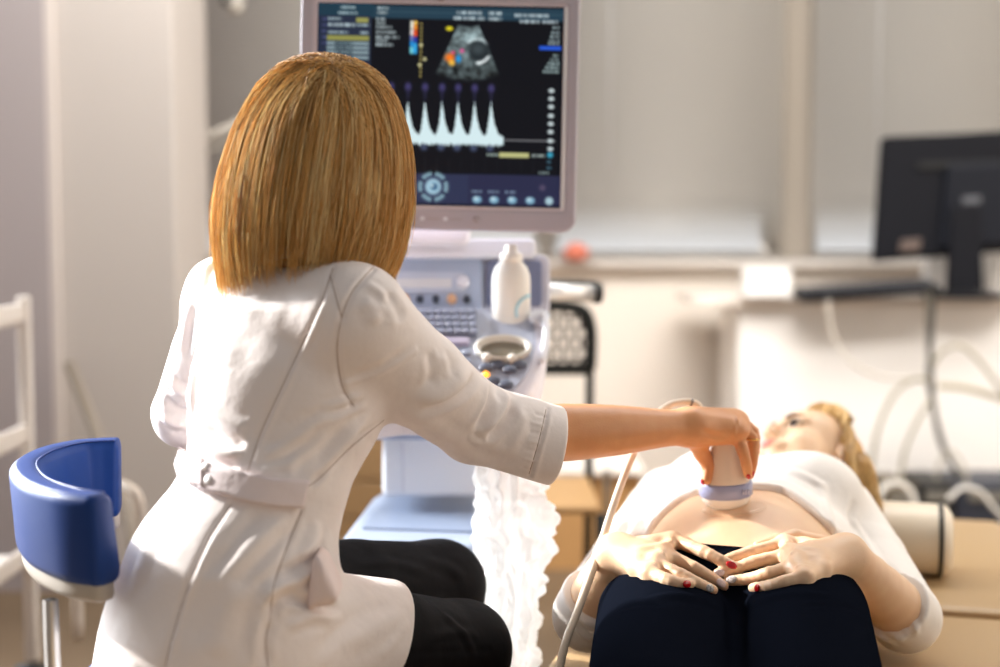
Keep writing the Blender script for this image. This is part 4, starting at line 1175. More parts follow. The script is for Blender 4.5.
head_parts(HEADC, HR, pb, ('lip_rose', (206, 124, 112)), ('brow_brown', (120, 82, 56)), ('iris_brown', (70, 50, 40)))
# nails
def put_nail(px, py, dirpx, m, lab=None, bv=None, par=None, **kw):
    l, no = hit(bv or b_bvh, px, py)
    if l is None: return
    l2 = l+(W(px+dirpx[0], py+dirpx[1], 1.95)-W(px, py, 1.95))*1.0
    o = nail(l+np.array(no)*.0002, no, l2-l, m, par or pb, **kw)
    if lab: o['label'] = lab
for (x, y, d, m, lab) in ((731.5, 565, (15, 7), M_red, 'red fingernail of the index finger'), (721, 583, (14, 9), M_npink, 'pale glitter fingernail'), (710, 588, (15, 7), M_nwhite, 'white fingernail with black marks'),
                     (687, 584, (12, 1), M_red, 'red fingernail of the little finger'), (731.5, 579.5, (-18, 2), M_nwhite, 'white fingernail with black marks'), (757, 588, (-15, 2), M_red, 'red fingernail of the little finger'), (719, 573, (-15, 3), M_npink, 'pale fingernail under the other hand')):
    put_nail(x, y, d, m, lab)
# leggings
def uof(P): return (P-CO)@UA
def vof(P): return (P-CO)@VA
uw = uof(on_body(735, 549, 0)[None])[0]
leg = Field(); torso(leg, .009, False); thighs(leg, .007)
leg.cut(lambda P: uof(P)-uw-.10*(vof(P)-CWID*.44)**2*6, .004)
def leg_post(V, Q):
    bv = bvh_of(V, Q)
    return folds(V, Q, bv, [([(735, 600), (737, 625), (738, 667)], .012, -.006), ([(640, 600), (680, 596), (720, 604)], .010, .0025), ([(745, 606), (790, 594), (850, 598)], .010, .0025), ([(690, 552), (735, 551), (785, 553)], .003, -.001),
                            ([(610, 612), (640, 604), (668, 606)], .006, -.002), ([(800, 606), (840, 606), (866, 614)], .006, -.002)])
lg, _, _ = build('leggings', leg, .004, M_leg, pat, leg_post)
# top
hem_px = [(636, 545), (641, 533), (652, 520), (666, 508), (682, 499), (698, 492), (722, 489), (751, 487.5), (768, 488), (783, 491), (803, 504), (822, 521), (835, 534), (850, 548)]
hp = []
for x, y in hem_px:
    l, no = hit(pre_bvh, x, y)
    if l is not None: hp.append((vof(l[None])[0], uof(l[None])[0]))
hp.sort(); hv = np.array([a for a, b in hp]); hu = np.array([b for a, b in hp])
def hem(P):
    v = vof(P); return np.interp(v, np.concatenate([[hv[0]-.05], hv, [hv[-1]+.05]]), np.concatenate([[hu[0]-.03], hu, [hu[-1]-.03]]))
top = Field()
torso(top, .011, True, hips=False)
top.ecap(PP['should']-UA*.01, PP['neck'], NV, (.10, .07), (.068, .058), .04)
top.cut(lambda P: (hem(P)-uof(P))*.8, .004)
top.cut(lambda P: (P-PP['neck'])@upv-.012, .004)
for sh, el, wr in ((SH_L, EL_L, WR_L), (SH_R, EL_R, WR_R)):
    fd = wr-el; fd = fd/np.linalg.norm(fd)
    ce = el+fd*.045
    top.chain([sh, sh+(el-sh)*.5, el, ce+fd*.012], [.057, .056, .053, .053], .03)
    top.cut(lambda P, ce=ce, fd=fd: np.where(np.linalg.norm(P-ce, axis=1) < .085, (P-ce)@fd, -1.0), .003)
def top_post(V, Q):
    V = relax(V, Q, np.ones(len(V)), 6)
    bv = bvh_of(V, Q)
    st = [([(872, 560), (895, 600), (905, 640)], .008, .004), ([(884, 560), (905, 590), (920, 620)], .006, -.003), ([(900, 600), (912, 620), (918, 638)], .005, .003),
          ([(858, 545), (850, 520), (856, 500)], .007, -.005), ([(836, 535), (826, 505), (820, 480)], .008, .003), ([(780, 468), (805, 476), (830, 490)], .007, .003),
          ([(700, 470), (690, 480), (676, 494)], .006, -.003), ([(650, 512), (640, 535), (636, 560)], .008, -.005), ([(885, 625), (895, 635), (905, 642)], .005, .003), ([(878, 632), (890, 640), (902, 646)], .004, -.003),
          ([(640, 520), (625, 550), (610, 585)], .006, .003), ([(628, 515), (612, 540), (596, 575)], .006, .003), ([(574, 616), (584, 628), (594, 634)], .004, -.003), ([(572, 624), (583, 636), (592, 640)], .004, .003),
          ([(760, 480), (790, 484), (812, 500)], .005, .002), ([(850, 515), (868, 545), (880, 565)], .006, .003)]
    return folds(V, Q, bv, st)
tp, tV, tQ = build('top', top, .0032, M_shirt, pat, top_post)
# hair: blond, spread over the bolster
HB = hair_mat('patient_hair', (150, 106, 54), (222, 176, 106), (252, 226, 166), .2)
strands = []; tints = []; rad = []
R_ = HR
def HL(x, y, z): return HEADC+R_@np.array([x, y, z])
for i in range(2600):
    cl = i % 130; random.seed(900+cl); ca = random.random(); cb = random.random(); ct = random.random(); random.seed(i*3+5)
    a = -1.45+2.9*min(1, max(0, ca+random.uniform(-.03, .03)))        # across the hairline, ear to ear
    # root on the skull near the hairline
    y0 = .044*math.cos(a)*(.6+.4*cb)+.012; x0 = .078*math.sin(a); z0 = .072+.045*math.cos(a)*(.75+.25*cb)-.02*abs(math.sin(a))
    s = 1 if a > .0 else -1
    if random.random() < .25: s = -s if abs(a) < .25 else s
    P0 = HL(x0*.98, y0, z0-.006)
    P1 = HL(x0*.9+s*.03, y0-.03, z0+.012)
    P2 = HL(s*(.088+.012*cb), -.01-.02*ca, .02+.03*cb)
    if s > 0:      # her left side: falls on picture-right onto the couch in front of the bolster
        c1 = W(852+8*(cb-.5)*2+random.uniform(-3, 3), 452+10*ct, 2.58-.03*ca)
        c2 = W(866+9*(cb-.5)*2+random.uniform(-4, 4), 484+10*ct, 2.53-.04*ca)
        c3 = W(873+7*(cb-.5)*2+random.uniform(-5, 5), 507+12*ct+random.uniform(-5, 5), 2.50-.04*ca)
        c1[2] = max(c1[2], CZ+.03); pts = [P0, P1, P2, c1, c2, c3]
    else:
        P1 = HL(x0*.95-.022, y0+.002, z0+.008); P2 = HL(-.085-.006*cb, .022-.02*ca, .035+.02*cb)
        c1 = HL(-.088-.010*cb, -.005-.02*ct, -.03); c2 = HL(-.08-.02*cb, -.05, -.09-.03*ct); pts = [P0, P1, P2, c1, c2]
    S = spline(pts, 5)
    S += np.array([[noise.noise((i*.37, k*.4, 0))*.004, noise.noise((i*.37, k*.4, 9))*.004, noise.noise((i*.37, k*.4, 5))*.003] for k in range(len(S))])
    strands.append(S); tints.append(np.clip(.30+.55*ct+random.uniform(-.25, .25)+np.linspace(-.25, .1, len(S)), 0, 1)); rad.append(random.uniform(.0007, .0012))
capf = Field()
capf.ell(HL(0, -.018, .038), (.080, .096, .092), HR, .02)
capf.ell(HL(.075, -.035, .0), (.030, .04, .07), HR, .03)
capf.cut(lambda P: ((P-HEADC)@HR[:, 1])*.9-((P-HEADC)@HR[:, 2])*.75-.000, .01)
cv, cq = capf.mesh(.004)
capm = from_arrays(cv, cq)
hair_o = hair_mesh('hair', strands, tints, rad, HB, pat)
co = finish('hair_base', capm, mat('patient_hair_base', (204, 156, 88), .6, bump=[(50, .6, (1, 1, 1))]), hair_o)

# ================================================================== PROBE
pr_c = W(726, 508, 2.085)           # on the belly
l, no = hit(b_bvh, 726, 504)
if l is not None: pr_c = np.array(l)
pr_ax = np.array([-.05, -.10, 1.0]); pr_ax /= np.linalg.norm(pr_ax)
Rp = rot_to(pr_ax, (1, 0, 0))
pr = thing('ultrasound_probe', 'white ultrasound probe with a lilac band pressed on the bare belly by the doctor', 'probe', pr_c)
q = 2.08/F
lathe('probe_tip', [(0, -.006), (.022, -.004), (.032, .002), (.036, .009), (.0375, .018), (.0375, .022), (0, .022)], pr_c, mat('probe_white', (240, 234, 226), .25), pr, R=Rp, seg=40, sx=1.02, sy=.8)
lathe('probe_band', [(.0374, .014), (.0392, .016), (.0394, .034), (.0375, .037), (0, .037)], pr_c, mat('probe_lilac', (150, 156, 190), .35), pr, R=Rp, seg=40, sx=1.02, sy=.8)
lathe('probe_body', [(.0375, .033), (.0365, .040), (.029, .058), (.023, .078), (.019, .10), (.016, .122), (.010, .134), (0, .136)], pr_c, mat('probe_cream', (226, 210, 192), .35), pr, R=Rp, seg=40, sx=1.0, sy=.8)
bm = bmesh.new()
for k in range(3): 
    a = np.array(Rp @ Vector((.022+.004*k, -.026, .026)))
    add_tube(bm, [pr_c+a+np.array([0, -.0025, -.004]), pr_c+a+np.array([0, -.0025, .004])], .0008, 5)
finish('probe_mark', bm_mesh(bm), mat('mark_pale', (206, 206, 222), .4), pr)
ctop = pr_c+pr_ax*.128
cab = [ctop, ctop+np.array([-.006, .015, .012]), W(704, 412, 2.12), W(696, 404, 2.12), W(684, 402, 2.12), W(668, 406, 2.11), W(652, 420, 2.09), W(640, 440, 2.07), W(628, 466, 2.04), W(612, 510, 2.0), W(596, 560, 1.95), W(578, 610, 1.90), W(565, 645, 1.87), W(556, 690, 1.86), W(552, 740, 1.90)]
cab += [np.array([.02, 1.95, .30]), np.array([-.02, 2.1, .16]), np.array([-.06, 2.25, .22])]
probe_cable = tube('probe_cable', spline(cab, 8), .0058, mat('cable_cream', (232, 218, 198), .35), pr, 12)
cring = [W(692.5, 403.2, 2.12), W(690.5, 402.6, 2.12)]
tube('cable_ring', cring, .0066, mat('ring_grey', (120, 116, 112), .4), pr, 12)
gel = Field(); gel.ell(pr_c+np.array([.012, -.012, -.003]), (.046, .034, .005), np.array(Rp), .01)
gel.ell(pr_c+np.array([.038, -.006, -.004]), (.016, .018, .0045), np.array(Rp), .01); gel.ell(pr_c+np.array([-.02, -.026, -.004]), (.02, .012, .004), np.array(Rp), .01)
gv, gq = gel.mesh(.0022)
gm = finish('contact_gel', from_arrays(gv, gq), mat('clear_gel', (236, 214, 190), .06, alpha=.13), None)
tag(gm, 'clear gel smear on the belly around the probe tip', 'gel')
# ================================================================== DOCTOR
doc = thing('person', 'blond doctor in white belted coat on the blue stool, back turned, holding the probe', 'person', (-.34, 1.7, .6))
DSK = skin_mat('doctor_skin', (218, 154, 104), (204, 134, 86))
AZ = math.radians(55)
FB = np.array([math.sin(AZ), math.cos(AZ), 0]); RB = np.array([math.cos(AZ), -math.sin(AZ), 0])
S0, S1, S2, S3, S4, S5 = W(219, 640, 1.69), W(232, 580, 1.69), W(264, 487, 1.71), W(287, 400, 1.75), W(293, 330, 1.78), W(296, 288, 1.79)
NB, NT = W(303, 268, 1.80), W(313, 205, 1.81)
DSH_R, DMID_R, DEL_R, DCU_R, DWR_R = W(352, 321, 1.68), W(417, 378, 1.765), W(474, 422, 1.855), W(556, 446, 1.91), W(690, 427, 2.03)
DSH_L, DM_L, DEL_L, DCU_L = W(228, 300, 1.91), W(209, 352, 1.96), W(186, 414, 2.0), W(262, 412, 2.14)
DWR_L = W(330, 396, 2.30)
HIP_R = np.array([-.285, 1.615, .665]); KN_R = np.array([-.054, 1.915, .556]); AN_R = np.array([-.08, 1.93, .10])
HIP_L = np.array([-.385, 1.765, .665]); KN_L = np.array([-.092, 2.065, .608]); AN_L = np.array([-.13, 2.10, .14])
# ---- body
DH_C = W(320, 176, 1.815)
ha = math.radians(16)
dup_ = W(332, 55, 1.80)-W(305, 275, 1.80); dup_ /= np.linalg.norm(dup_)
dfw = np.array([math.sin(ha), math.cos(ha), -.02]); dfw -= dup_*(dfw@dup_); dfw /= np.linalg.norm(dfw)
DHR = np.stack([np.cross(dfw, dup_), dfw, dup_], 1)
fb = Field()
fb.echain([S0, S1, S2, S3, S4, S5], RB, [(.145, .105), (.125, .095), (.095, .075), (.115, .09), (.12, .085), (.09, .055)], .05); fb.chain([S5, NB, NT], [.06, .052, .048], .04)
add_head(fb, DH_C, DHR)
DE2 = W(484, 436, 1.87); fa = DWR_R-DE2
fb.chain([DSH_R, DMID_R, DE2], [.046, .042, .037], .03); fb.schain([DE2, DE2+fa*.30, DE2+fa*.60, DE2+fa*.85, DWR_R], [.037, .0405, .0365, .0280, .0250], .01)
fb.chain([DSH_L, DM_L, DEL_L, DCU_L, DWR_L], [.044, .040, .036, .034, .024], .03)
for a, b, c in ((HIP_R, KN_R, AN_R), (HIP_L, KN_L, AN_L)): fb.chain([a, b, c], [.07, .052, .036], .03)
# right hand over the probe
d_m = [W(734, 431, 2.055), W(738, 426, 2.075), W(737, 422, 2.095), W(732, 420, 2.115)]
d_f = [[W(742, 448, 2.045), W(746, 462, 2.045), W(748, 474, 2.05)], [W(752, 438, 2.072), W(753, 457, 2.068), W(750, 475, 2.068)],
       [W(753, 432, 2.10), W(754, 452, 2.10), W(749, 470, 2.10)], [W(748, 430, 2.135), W(750, 450, 2.135), W(744, 468, 2.13)]]
d_t = [W(694, 438, 2.06), W(701, 452, 2.075), W(709, 466, 2.08), W(706.5, 480, 2.07)]
for i, m in enumerate(d_m): fb.cone(DWR_R, m, .0165, .0125, .02)
fb.ell((DWR_R*.45+d_m[1]*.55)+np.array([0, .004, -.006]), (.034, .026, .0135), np.stack([(d_m[1]-DWR_R)/np.linalg.norm(d_m[1]-DWR_R), np.array([0, 1., 0]), np.array([0, 0, 1.])], 1), .02)
add_hand(fb, DWR_R, d_m, d_f, d_t, rw=.026, palm_k=.02)
# left hand resting on the console
dl = DWR_L; fdl = (DWR_L-DCU_L)/np.linalg.norm(DWR_L-DCU_L); sd = np.array([fdl[1], -fdl[0], 0])
lm = [dl+fdl*.075+sd*s for s in (.03, .011, -.009, -.027)]
lf = [[m+fdl*.035+np.array([0, 0, .004]), m+fdl*.055+np.array([0, 0, -.006]), m+fdl*.070+np.array([0, 0, -.018])] for m in lm]
add_hand(fb, dl, lm, lf, [dl+fdl*.02+sd*.02, dl+fdl*.045+sd*.042, dl+fdl*.068+sd*.052, dl+fdl*.085+sd*.054])
def arm_post(V, Q):
    s = (V-DE2)@fa/(fa@fa); lat = np.linalg.norm(V-DE2-s[:, None]*fa, axis=1)
    w = (np.clip((s-.15)*8, 0, 1)*np.clip((1.16-s)*6, 0, 1)*(lat < .06)).astype(float)
    V = relax(V, Q, np.ones(len(V)), 4)
    for it in range(40):
        V = relax(V, Q, w, 2)
    acc = V.copy()
    for it in range(60):
        V = relax(V, Q, w, 1)
    return relax(folds(V, Q, bvh_of(V, Q), dh), Q, np.ones(len(V)), 4)
dh = []
for a_, b_ in (((735, 429), (700, 428)), ((738, 423), (700, 421)), ((737, 418), (704, 416))):
    dh += [([a_, ((a_[0]+b_[0])/2, (a_[1]+b_[1])/2), b_], .0070, .0010), ([(a_[0]-2, a_[1]), (a_[0], a_[1]+.5), (a_[0]+2, a_[1]+1)], .0085, .0012)]
dh += [([(700, 430), (716, 436), (730, 438)], .004, -.0012), ([(728, 432), (736, 446), (742, 462)], .003, -.0008), ([(600, 452), (640, 446), (680, 438)], .006, .0012), ([(686, 442), (696, 446), (706, 444)], .0016, -.001)]
db, dV, dQ = build('body', fb, .0020, DSK, doc, arm_post)
d_bvh = bvh_of(dV, dQ)
head_parts(DH_C, DHR, db, ('lip_rose', (206, 124, 112)), ('brow_brown', (120, 82, 56)), ('iris_brown', (70, 50, 40)))
put_nail(702.5, 482, (1, 10), M_red, 'red thumbnail', d_bvh, db, L_=.010, Wd=.0075)
put_nail(748.5, 476.5, (1, 8), M_red, 'red fingernail', d_bvh, db, L_=.009, Wd=.007)
put_nail(752.5, 474, (-1, 8), M_red, 'red fingernail', d_bvh, db, L_=.010, Wd=.007)
# ring on the ring finger
a, b = d_m[1], d_f[1][0]; rc = a*.25+b*.75; rd = (d_f[1][1]-a)/np.linalg.norm(d_f[1][1]-a); Rr = rot_to(rd)
rc = b+(d_f[1][1]-b)*.12; rd = (d_f[1][1]-b); Rr = rot_to(rd)
tube('ring', [rc+np.array(Rr @ Vector((.0098*math.cos(t_), .0098*math.sin(t_), 0))) for t_ in np.linspace(0, 2*math.pi, 25)], .0013, mat('gold', (236, 190, 110), .2, metal=1), db, 8)
Rw = rot_to(d_t[1]-d_t[0]); rc = d_t[0]*.55+d_t[1]*.45
# ---- trousers and shoes
tr = Field()
tr.ecap(S0, S1, RB, (.152, .112), (.132, .102), .05)
tr.chain([HIP_R, HIP_R*.4+KN_R*.6, KN_R], [.080, .072, .066], .03); tr.chain([KN_R, KN_R*.6+AN_R*.4, AN_R], [.062, .058, .042], .03)
tr.chain([HIP_L, HIP_L*.4+KN_L*.6, KN_L], [.082, .074, .066], .03); tr.chain([KN_L, KN_L*.6+AN_L*.4, AN_L], [.062, .058, .042], .03)
def tr_post(V, Q):
    bv = bvh_of(V, Q)
    return folds(V, Q, bv, [([(440, 612), (462, 632), (478, 660)], .006, .002), ([(400, 654), (440, 652), (490, 650)], .003, -.0015), ([(425, 640), (455, 632), (480, 636)], .006, .002), ([(420, 560), (446, 566), (466, 580)], .008, .002), ([(350, 566), (390, 562), (430, 574)], .007, .002)])
build('trousers', tr, .004, M_trou, doc, tr_post)
for an in (AN_R, AN_L):
    s = Field(); s.cone(an+np.array([0, 0, -.02]), an+np.array([.01, .01, -an[2]+.045]), .042, .034, .02); s.cone(an+np.array([.01, .01, -an[2]+.035]), an+FB*.13+np.array([0, 0, -an[2]+.030]), .034, .03, .02)
    s.cut(lambda P: .003-P[:, 2], .003)
    build('shoe', s, .005, mat('shoe_white', (226, 224, 220), .5), doc)
# ---- coat
cf = Field()
cf.echain([W(208, 690, 1.69), S0, S1, S2, S3, S4, S5, NB], RB, [(.168, .135), (.168, .132), (.150, .120), (.113, .092), (.134, .115), (.142, .105), (.100, .064), (.056, .054)], .05, .02)
th = (KN_R-HIP_R); tn = th/np.linalg.norm(th)
hemc = HIP_R+th*.70
cf.cone(HIP_R+np.array([.0, 0, -.008]), hemc+tn*.12, .093, .086, .03)
hn = tn+np.array([.10, -.35, -.22]); hn /= np.linalg.norm(hn)
hp0 = on_plane(410, 632, HIP_R+np.array([0, -.09, 0]), (0, 1, 0))
hp0 = W(416, 634, 1.74)
cf.cut(lambda P: np.where((np.abs((P-hemc)@hn) < .2) & (P[:, 2] < .80) & (P[:, 0] > -.30), (P-hp0)@hn, -1), .004)
cf.cut(lambda P: (P-NB)@dup_+.006, .004)
cf.cut(lambda P: .46-P[:, 2], .004)
# thigh opening: the coat front falls open over the far thigh
# sleeves
cf.chain([W(340, 316, 1.69), DSH_R], [.062, .065], .035)
ca_ = DCU_R-DEL_R; can = ca_/np.linalg.norm(ca_); cun = np.array([.95, .20, -.20]); cun /= np.linalg.norm(cun)
cf.chain([DSH_R, DMID_R, DEL_R, DCU_R+can*.06], [.067, .0605, .053, .0555], .022, .012)
cf.cut(lambda P: np.where(np.linalg.norm(P-DCU_R, axis=1) < .13, (P-DCU_R)@cun, -1.0), .003)
cf.chain([W(240, 305, 1.88), DSH_L], [.055, .054], .05)
cf.chain([DSH_L, DM_L, DEL_L, DCU_L], [.055, .051, .048, .046], .035)
def coat_post(V, Q):
    bv = bvh_of(V, Q)
    R, G = 1, -1
    st = [
     # seams
     ([(333, 268), (318, 310), (290, 370), (262, 430), (246, 476)], .0032, -.0022), ([(336, 270), (321, 312), (293, 372), (265, 432), (249, 477)], .004, .0012),
     ([(374, 268), (352, 292), (341, 320), (337, 350), (342, 385), (352, 404)], .0035, -.003), ([(370, 268), (348, 292), (337, 320), (333, 350), (338, 385)], .005, .0012),
     ([(330, 275), (338, 305), (342, 318)], .003, -.002),
     ([(230, 505), (208, 540), (186, 590), (172, 635), (164, 667)], .0032, -.0024), ([(234, 507), (212, 542), (190, 592), (176, 637), (168, 667)], .0045, .0014),
     ([(302, 508), (286, 550), (274, 585), (270, 620)], .0032, -.0022),
     ([(384, 418), (350, 446), (322, 474), (308, 488)], .004, -.004), ([(372, 416), (346, 438), (320, 464)], .006, .004),
     # waist gathers on the back
     ([(205, 405), (230, 422), (248, 430)], .007, .004), ([(200, 425), (226, 440), (246, 446)], .006, -.005), ([(198, 438), (222, 452), (244, 456)], .006, .0045), ([(190, 452), (210, 462), (240, 468)], .005, -.004),
     ([(262, 456), (286, 446), (316, 428)], .006, .003), ([(290, 472), (316, 452), (346, 424)], .006, -.004), ([(282, 474), (306, 456), (336, 432)], .007, .003), ([(255, 472), (275, 468), (300, 460)], .005, .002),
     ([(350, 400), (330, 416), (300, 432), (270, 442)], .008, .0025), ([(360, 420), (340, 450), (318, 478)], .007, .004),
     ([(230, 300), (222, 330), (224, 370)], .014, .0018), ([(262, 300), (250, 340), (246, 380)], .016, -.0014),
     # skirt
     ([(290, 512), (255, 545), (215, 590)], .010, .0035), ([(300, 520), (270, 548), (235, 585)], .007, -.003), ([(262, 510), (238, 535), (205, 580)], .008, -.003),
     ([(160, 500), (150, 540), (130, 600)], .012, .003), 
     ([(326, 540), (318, 556), (300, 568), (278, 580)], .007, -.006), ([(322, 560), (300, 576), (276, 590), (262, 600)], .008, .006), ([(300, 590), (280, 598), (268, 616)], .006, -.005), ([(320, 520), (310, 545), (300, 560)], .008, .004),
     ([(345, 610), (325, 606), (300, 600), (284, 604)], .006, -.005), ([(335, 618), (310, 618), (285, 628)], .006, .004), ([(270, 620), (264, 640), (266, 667)], .006, -.004),
     ([(420, 606), (380, 626), (340, 650)], .010, .003), ([(390, 600), (350, 620), (310, 660)], .009, -.003), ([(410, 620), (395, 640), (380, 660)], .006, .0015), ([(280, 580), (262, 610), (258, 660)], .009, .003), ([(240, 580), (225, 620), (215, 660)], .014, .003),
     # right sleeve
     ([(345, 384), (380, 372), (415, 351)], .0034, .002), ([(346, 378), (380, 366), (412, 346)], .006, -.002),
     ([(420, 412), (446, 405), (466, 391), (477, 372)], .0065, -.0065), ([(404, 400), (436, 396), (458, 382), (470, 360)], .011, .006), ([(428, 350), (432, 370), (430, 388)], .007, -.003), ([(440, 352), (446, 368), (446, 380)], .007, .002),
     ([(506, 390), (503, 404), (494, 420), (480, 434)], .0075, .007), ([(491, 384), (491, 400), (484, 418), (474, 432)], .0065, -.007), ([(514, 398), (510, 414), (498, 430), (484, 442)], .0065, -.005), ([(474, 432), (478, 438), (486, 440)], .004, -.003),
     ([(400, 404), (430, 424), (470, 450)], .010, .003), ([(524, 410), (520, 430), (508, 452)], .008, .0025), ([(460, 440), (490, 456), (520, 462)], .009, -.002),
     ([(362, 300), (372, 310), (376, 326)], .009, .0014), ([(385, 292), (396, 306), (404, 322)], .009, -.0014), ([(364, 282), (380, 292), (386, 304)], .006, .0012),
     ([(318, 408), (344, 402), (364, 394)], .0042, .002), ([(322, 418), (346, 408), (364, 400)], .004, -.002), ([(330, 426), (350, 413), (368, 404)], .004, .002), ([(300, 420), (325, 412), (345, 404)], .006, -.0015),
     ([(536, 414), (546, 416)], .0026, -.0012),
     ([(533, 423), (543, 425)], .0026, .0012),
     ([(531, 432), (541, 434)], .0026, -.0012),
     ([(529, 441), (539, 443)], .0026, .0012),
     ([(527, 450), (537, 452)], .0026, -.0012),
     ([(525, 459), (535, 461)], .0026, .0012),
     ([(523, 468), (533, 470)], .0026, -.0012),
     ([(548, 408), (541, 440), (530, 476)], .0026, -.002), ([(552, 408), (545, 440), (534, 478)], .003, .001), ([(362, 300), (372, 310), (376, 326)], .009, .0014), ([(385, 292), (396, 306), (404, 322)], .009, -.0014), ([(364, 282), (380, 292), (386, 304)], .006, .0012),
     # left sleeve
     ([(170, 380), (178, 390), (190, 394)], .007, .005), ([(164, 398), (176, 408), (190, 410)], .007, -.005), ([(160, 415), (174, 424), (186, 424)], .006, .005), ([(196, 300), (190, 330), (186, 360)], .007, -.004), ([(206, 290), (200, 330), (195, 380), (192, 430)], .006, -.008), ([(210, 262), (206, 275), (204, 292)], .005, .004)]
    V2 = folds(V, Q, bv, st)
    # soft broad rumples over the whole cloth
    N = vnormals(V2, Q)
    w = np.array([noise.noise(Vector(v)*17)*.0013+noise.noise(Vector((v[0]*30+v[2]*20, v[1]*30, v[2]*34)))*.0008 for v in V2])
    return V2+N*w[:, None]
co_, cV, cQ = build('coat', cf, .0026, M_coat, doc, coat_post)
c_bvh = bvh_of(cV, cQ)
# stitched seam lines
def seam(pxs, r=.0007, m=mat('seam_thread', (186, 168, 156), .8)):
    pth = surf_path(c_bvh, pxs, 10)
    if len(pth) > 3: tube('seam', pth, r, m, co_, 5)
for s_ in ([(333, 268), (318, 310), (290, 370), (262, 430), (247, 474)], [(374, 266), (352, 292), (341, 320), (337, 350), (342, 385), (354, 406)], [(330, 275), (338, 305), (342, 318)], [(231, 505), (209, 540), (187, 590), (173, 635), (165, 667)],
           [(302, 510), (286, 550), (274, 585), (270, 620)], [(384, 420), (350, 448), (322, 476), (309, 486)], [(546, 409), (539, 440), (529, 474)], [(270, 620), (266, 640), (268, 667)]): seam(s_)
# belt (half belt sewn at the side, tied at the back)
patch('belt', c_bvh, ([(206, 460), (240, 472), (275, 479), (307, 480)], [(203, 490), (240, 501), (275, 507), (300, 508)]), 40, 8, .003, .0055, mat('coat_belt', (236, 222, 222), .75, bump=[(60, .15, (1, 1, 1))]), co_)
bl_ = patch('belt', c_bvh, ([(178, 450), (190, 455), (208, 461)], [(186, 480), (196, 485), (208, 490)]), 14, 8, .0060, .005, mat('coat_belt', (236, 222, 222)), co_)
for px_, py_ in ((209, 470), (213, 482)):
    l, no = hit(c_bvh, px_, py_)
    if l is not None: lathe('button', [(0, -.006), (.0055, -.005), (.006, .009), (.0045, .0105), (0, .0095)], l, mat('button_white', (234, 228, 226), .3), co_, R=rot_to(no), seg=16)
# pocket flap standing out at the side
def flap():
    g = []
    nu, nv = 10, 8
    a0, a1 = hit(c_bvh, 310, 562)[0], hit(c_bvh, 318, 604)[0]
    top_ = [W(314, 558, 1.585), W(322, 560, 1.58), W(329, 572, 1.58), W(336, 588, 1.58), W(338, 598, 1.58), W(332, 604, 1.58), W(318, 606, 1.58), W(308, 605, 1.585)]
    return top_
fl_ = flap(); cen = np.mean(fl_, axis=0)
bm = bmesh.new()
pl = spline([p for p in fl_], 4, True)
rings = []
for s, dd in ((1.0, 0), (.96, -.006), (.7, -.010), (.3, -.012)):
    rings.append([bm.verts.new(cen+(p-cen)*s+np.array([.0, dd, 0])) for p in pl])
back = [bm.verts.new(cen+(p-cen)*.97+np.array([0, .05, 0])) for p in pl]
for a, b in zip([back]+rings, rings):
    for k in range(len(pl)): bm.faces.new((a[k], a[(k+1) % len(pl)], b[(k+1) % len(pl)], b[k]))
bm.faces.new(rings[-1]); bm.faces.new(back[::-1])
finish('pocket_flap', bm_mesh(bm), mat('coat_lining', (234, 216, 212), .7), co_)
# collar
cr_ = []
Rn = np.stack([RB, FB, np.array([0, 0, 1.0])], 1)
bm = bmesh.new(); rings = []
for z, s, o in ((-.010, 1.06, 0), (.020, 1.0, 0), (.034, .97, 0), (.036, 1.03, 0), (.026, 1.14, 0), (.004, 1.30, 0), (-.004, 1.30, 0)):
    ring = []
    for k in range(40):
        a = 2*math.pi*k/40
        ring.append(bm.verts.new(NB+RB*.064*s*math.cos(a)+FB*.060*s*math.sin(a)+dup_*(z-.006*math.sin(a))))
    rings.append(ring)
for a, b in zip(rings, rings[1:]):
    for k in range(40): bm.faces.new((a[k], a[(k+1) % 40], b[(k+1) % 40], b[k]))
cl_o = finish('collar', bm_mesh(bm), M_coat, co_); cl_o.modifiers.new('thick', 'SOLIDIFY').thickness = .002

# ---- hair: blond bob
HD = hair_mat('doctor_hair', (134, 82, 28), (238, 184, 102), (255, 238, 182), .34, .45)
hax_t = W(334, 54, 1.79); hax_b = W(305, 275, 1.765); upx = (hax_t-hax_b); HLn = np.linalg.norm(upx); upx /= HLn
bkx = -dfw; sdx = np.cross(upx, dfw)*-1      # sdx: toward picture right
if sdx[0] < 0: sdx = -sdx
pxm = 1.80/F
pt = np.array([0, 4, 10, 20, 40, 65, 90, 115, 140, 165, 190, 212, 235, 250])*pxm
pw = np.array([0, 26, 41, 55, 70, 81, 88.5, 93, 96, 96.5, 95, 91, 86, 82])*pxm
def hshell(th_, t, fac=1.0):
    w = np.interp(t, pt, pw)*fac
    dpt = w*1.03
    return hax_t-upx*t+sdx*w*np.sin(th_)+bkx*dpt*np.cos(th_)
strands = []; tints = []; rad = []
NC = 520
cl_data = []
for c in range(NC):
    random.seed(c*17+3)
    th_ = random.uniform(-math.pi, math.pi)
    cl_data.append((th_, random.random(), random.random(), random.uniform(-1, 1), random.random()))
NS = 15000
random.seed(77); cl_rand = [random.random() for _ in range(NC)]; cl_len = [random.uniform(-1, 1) for _ in range(NC)]
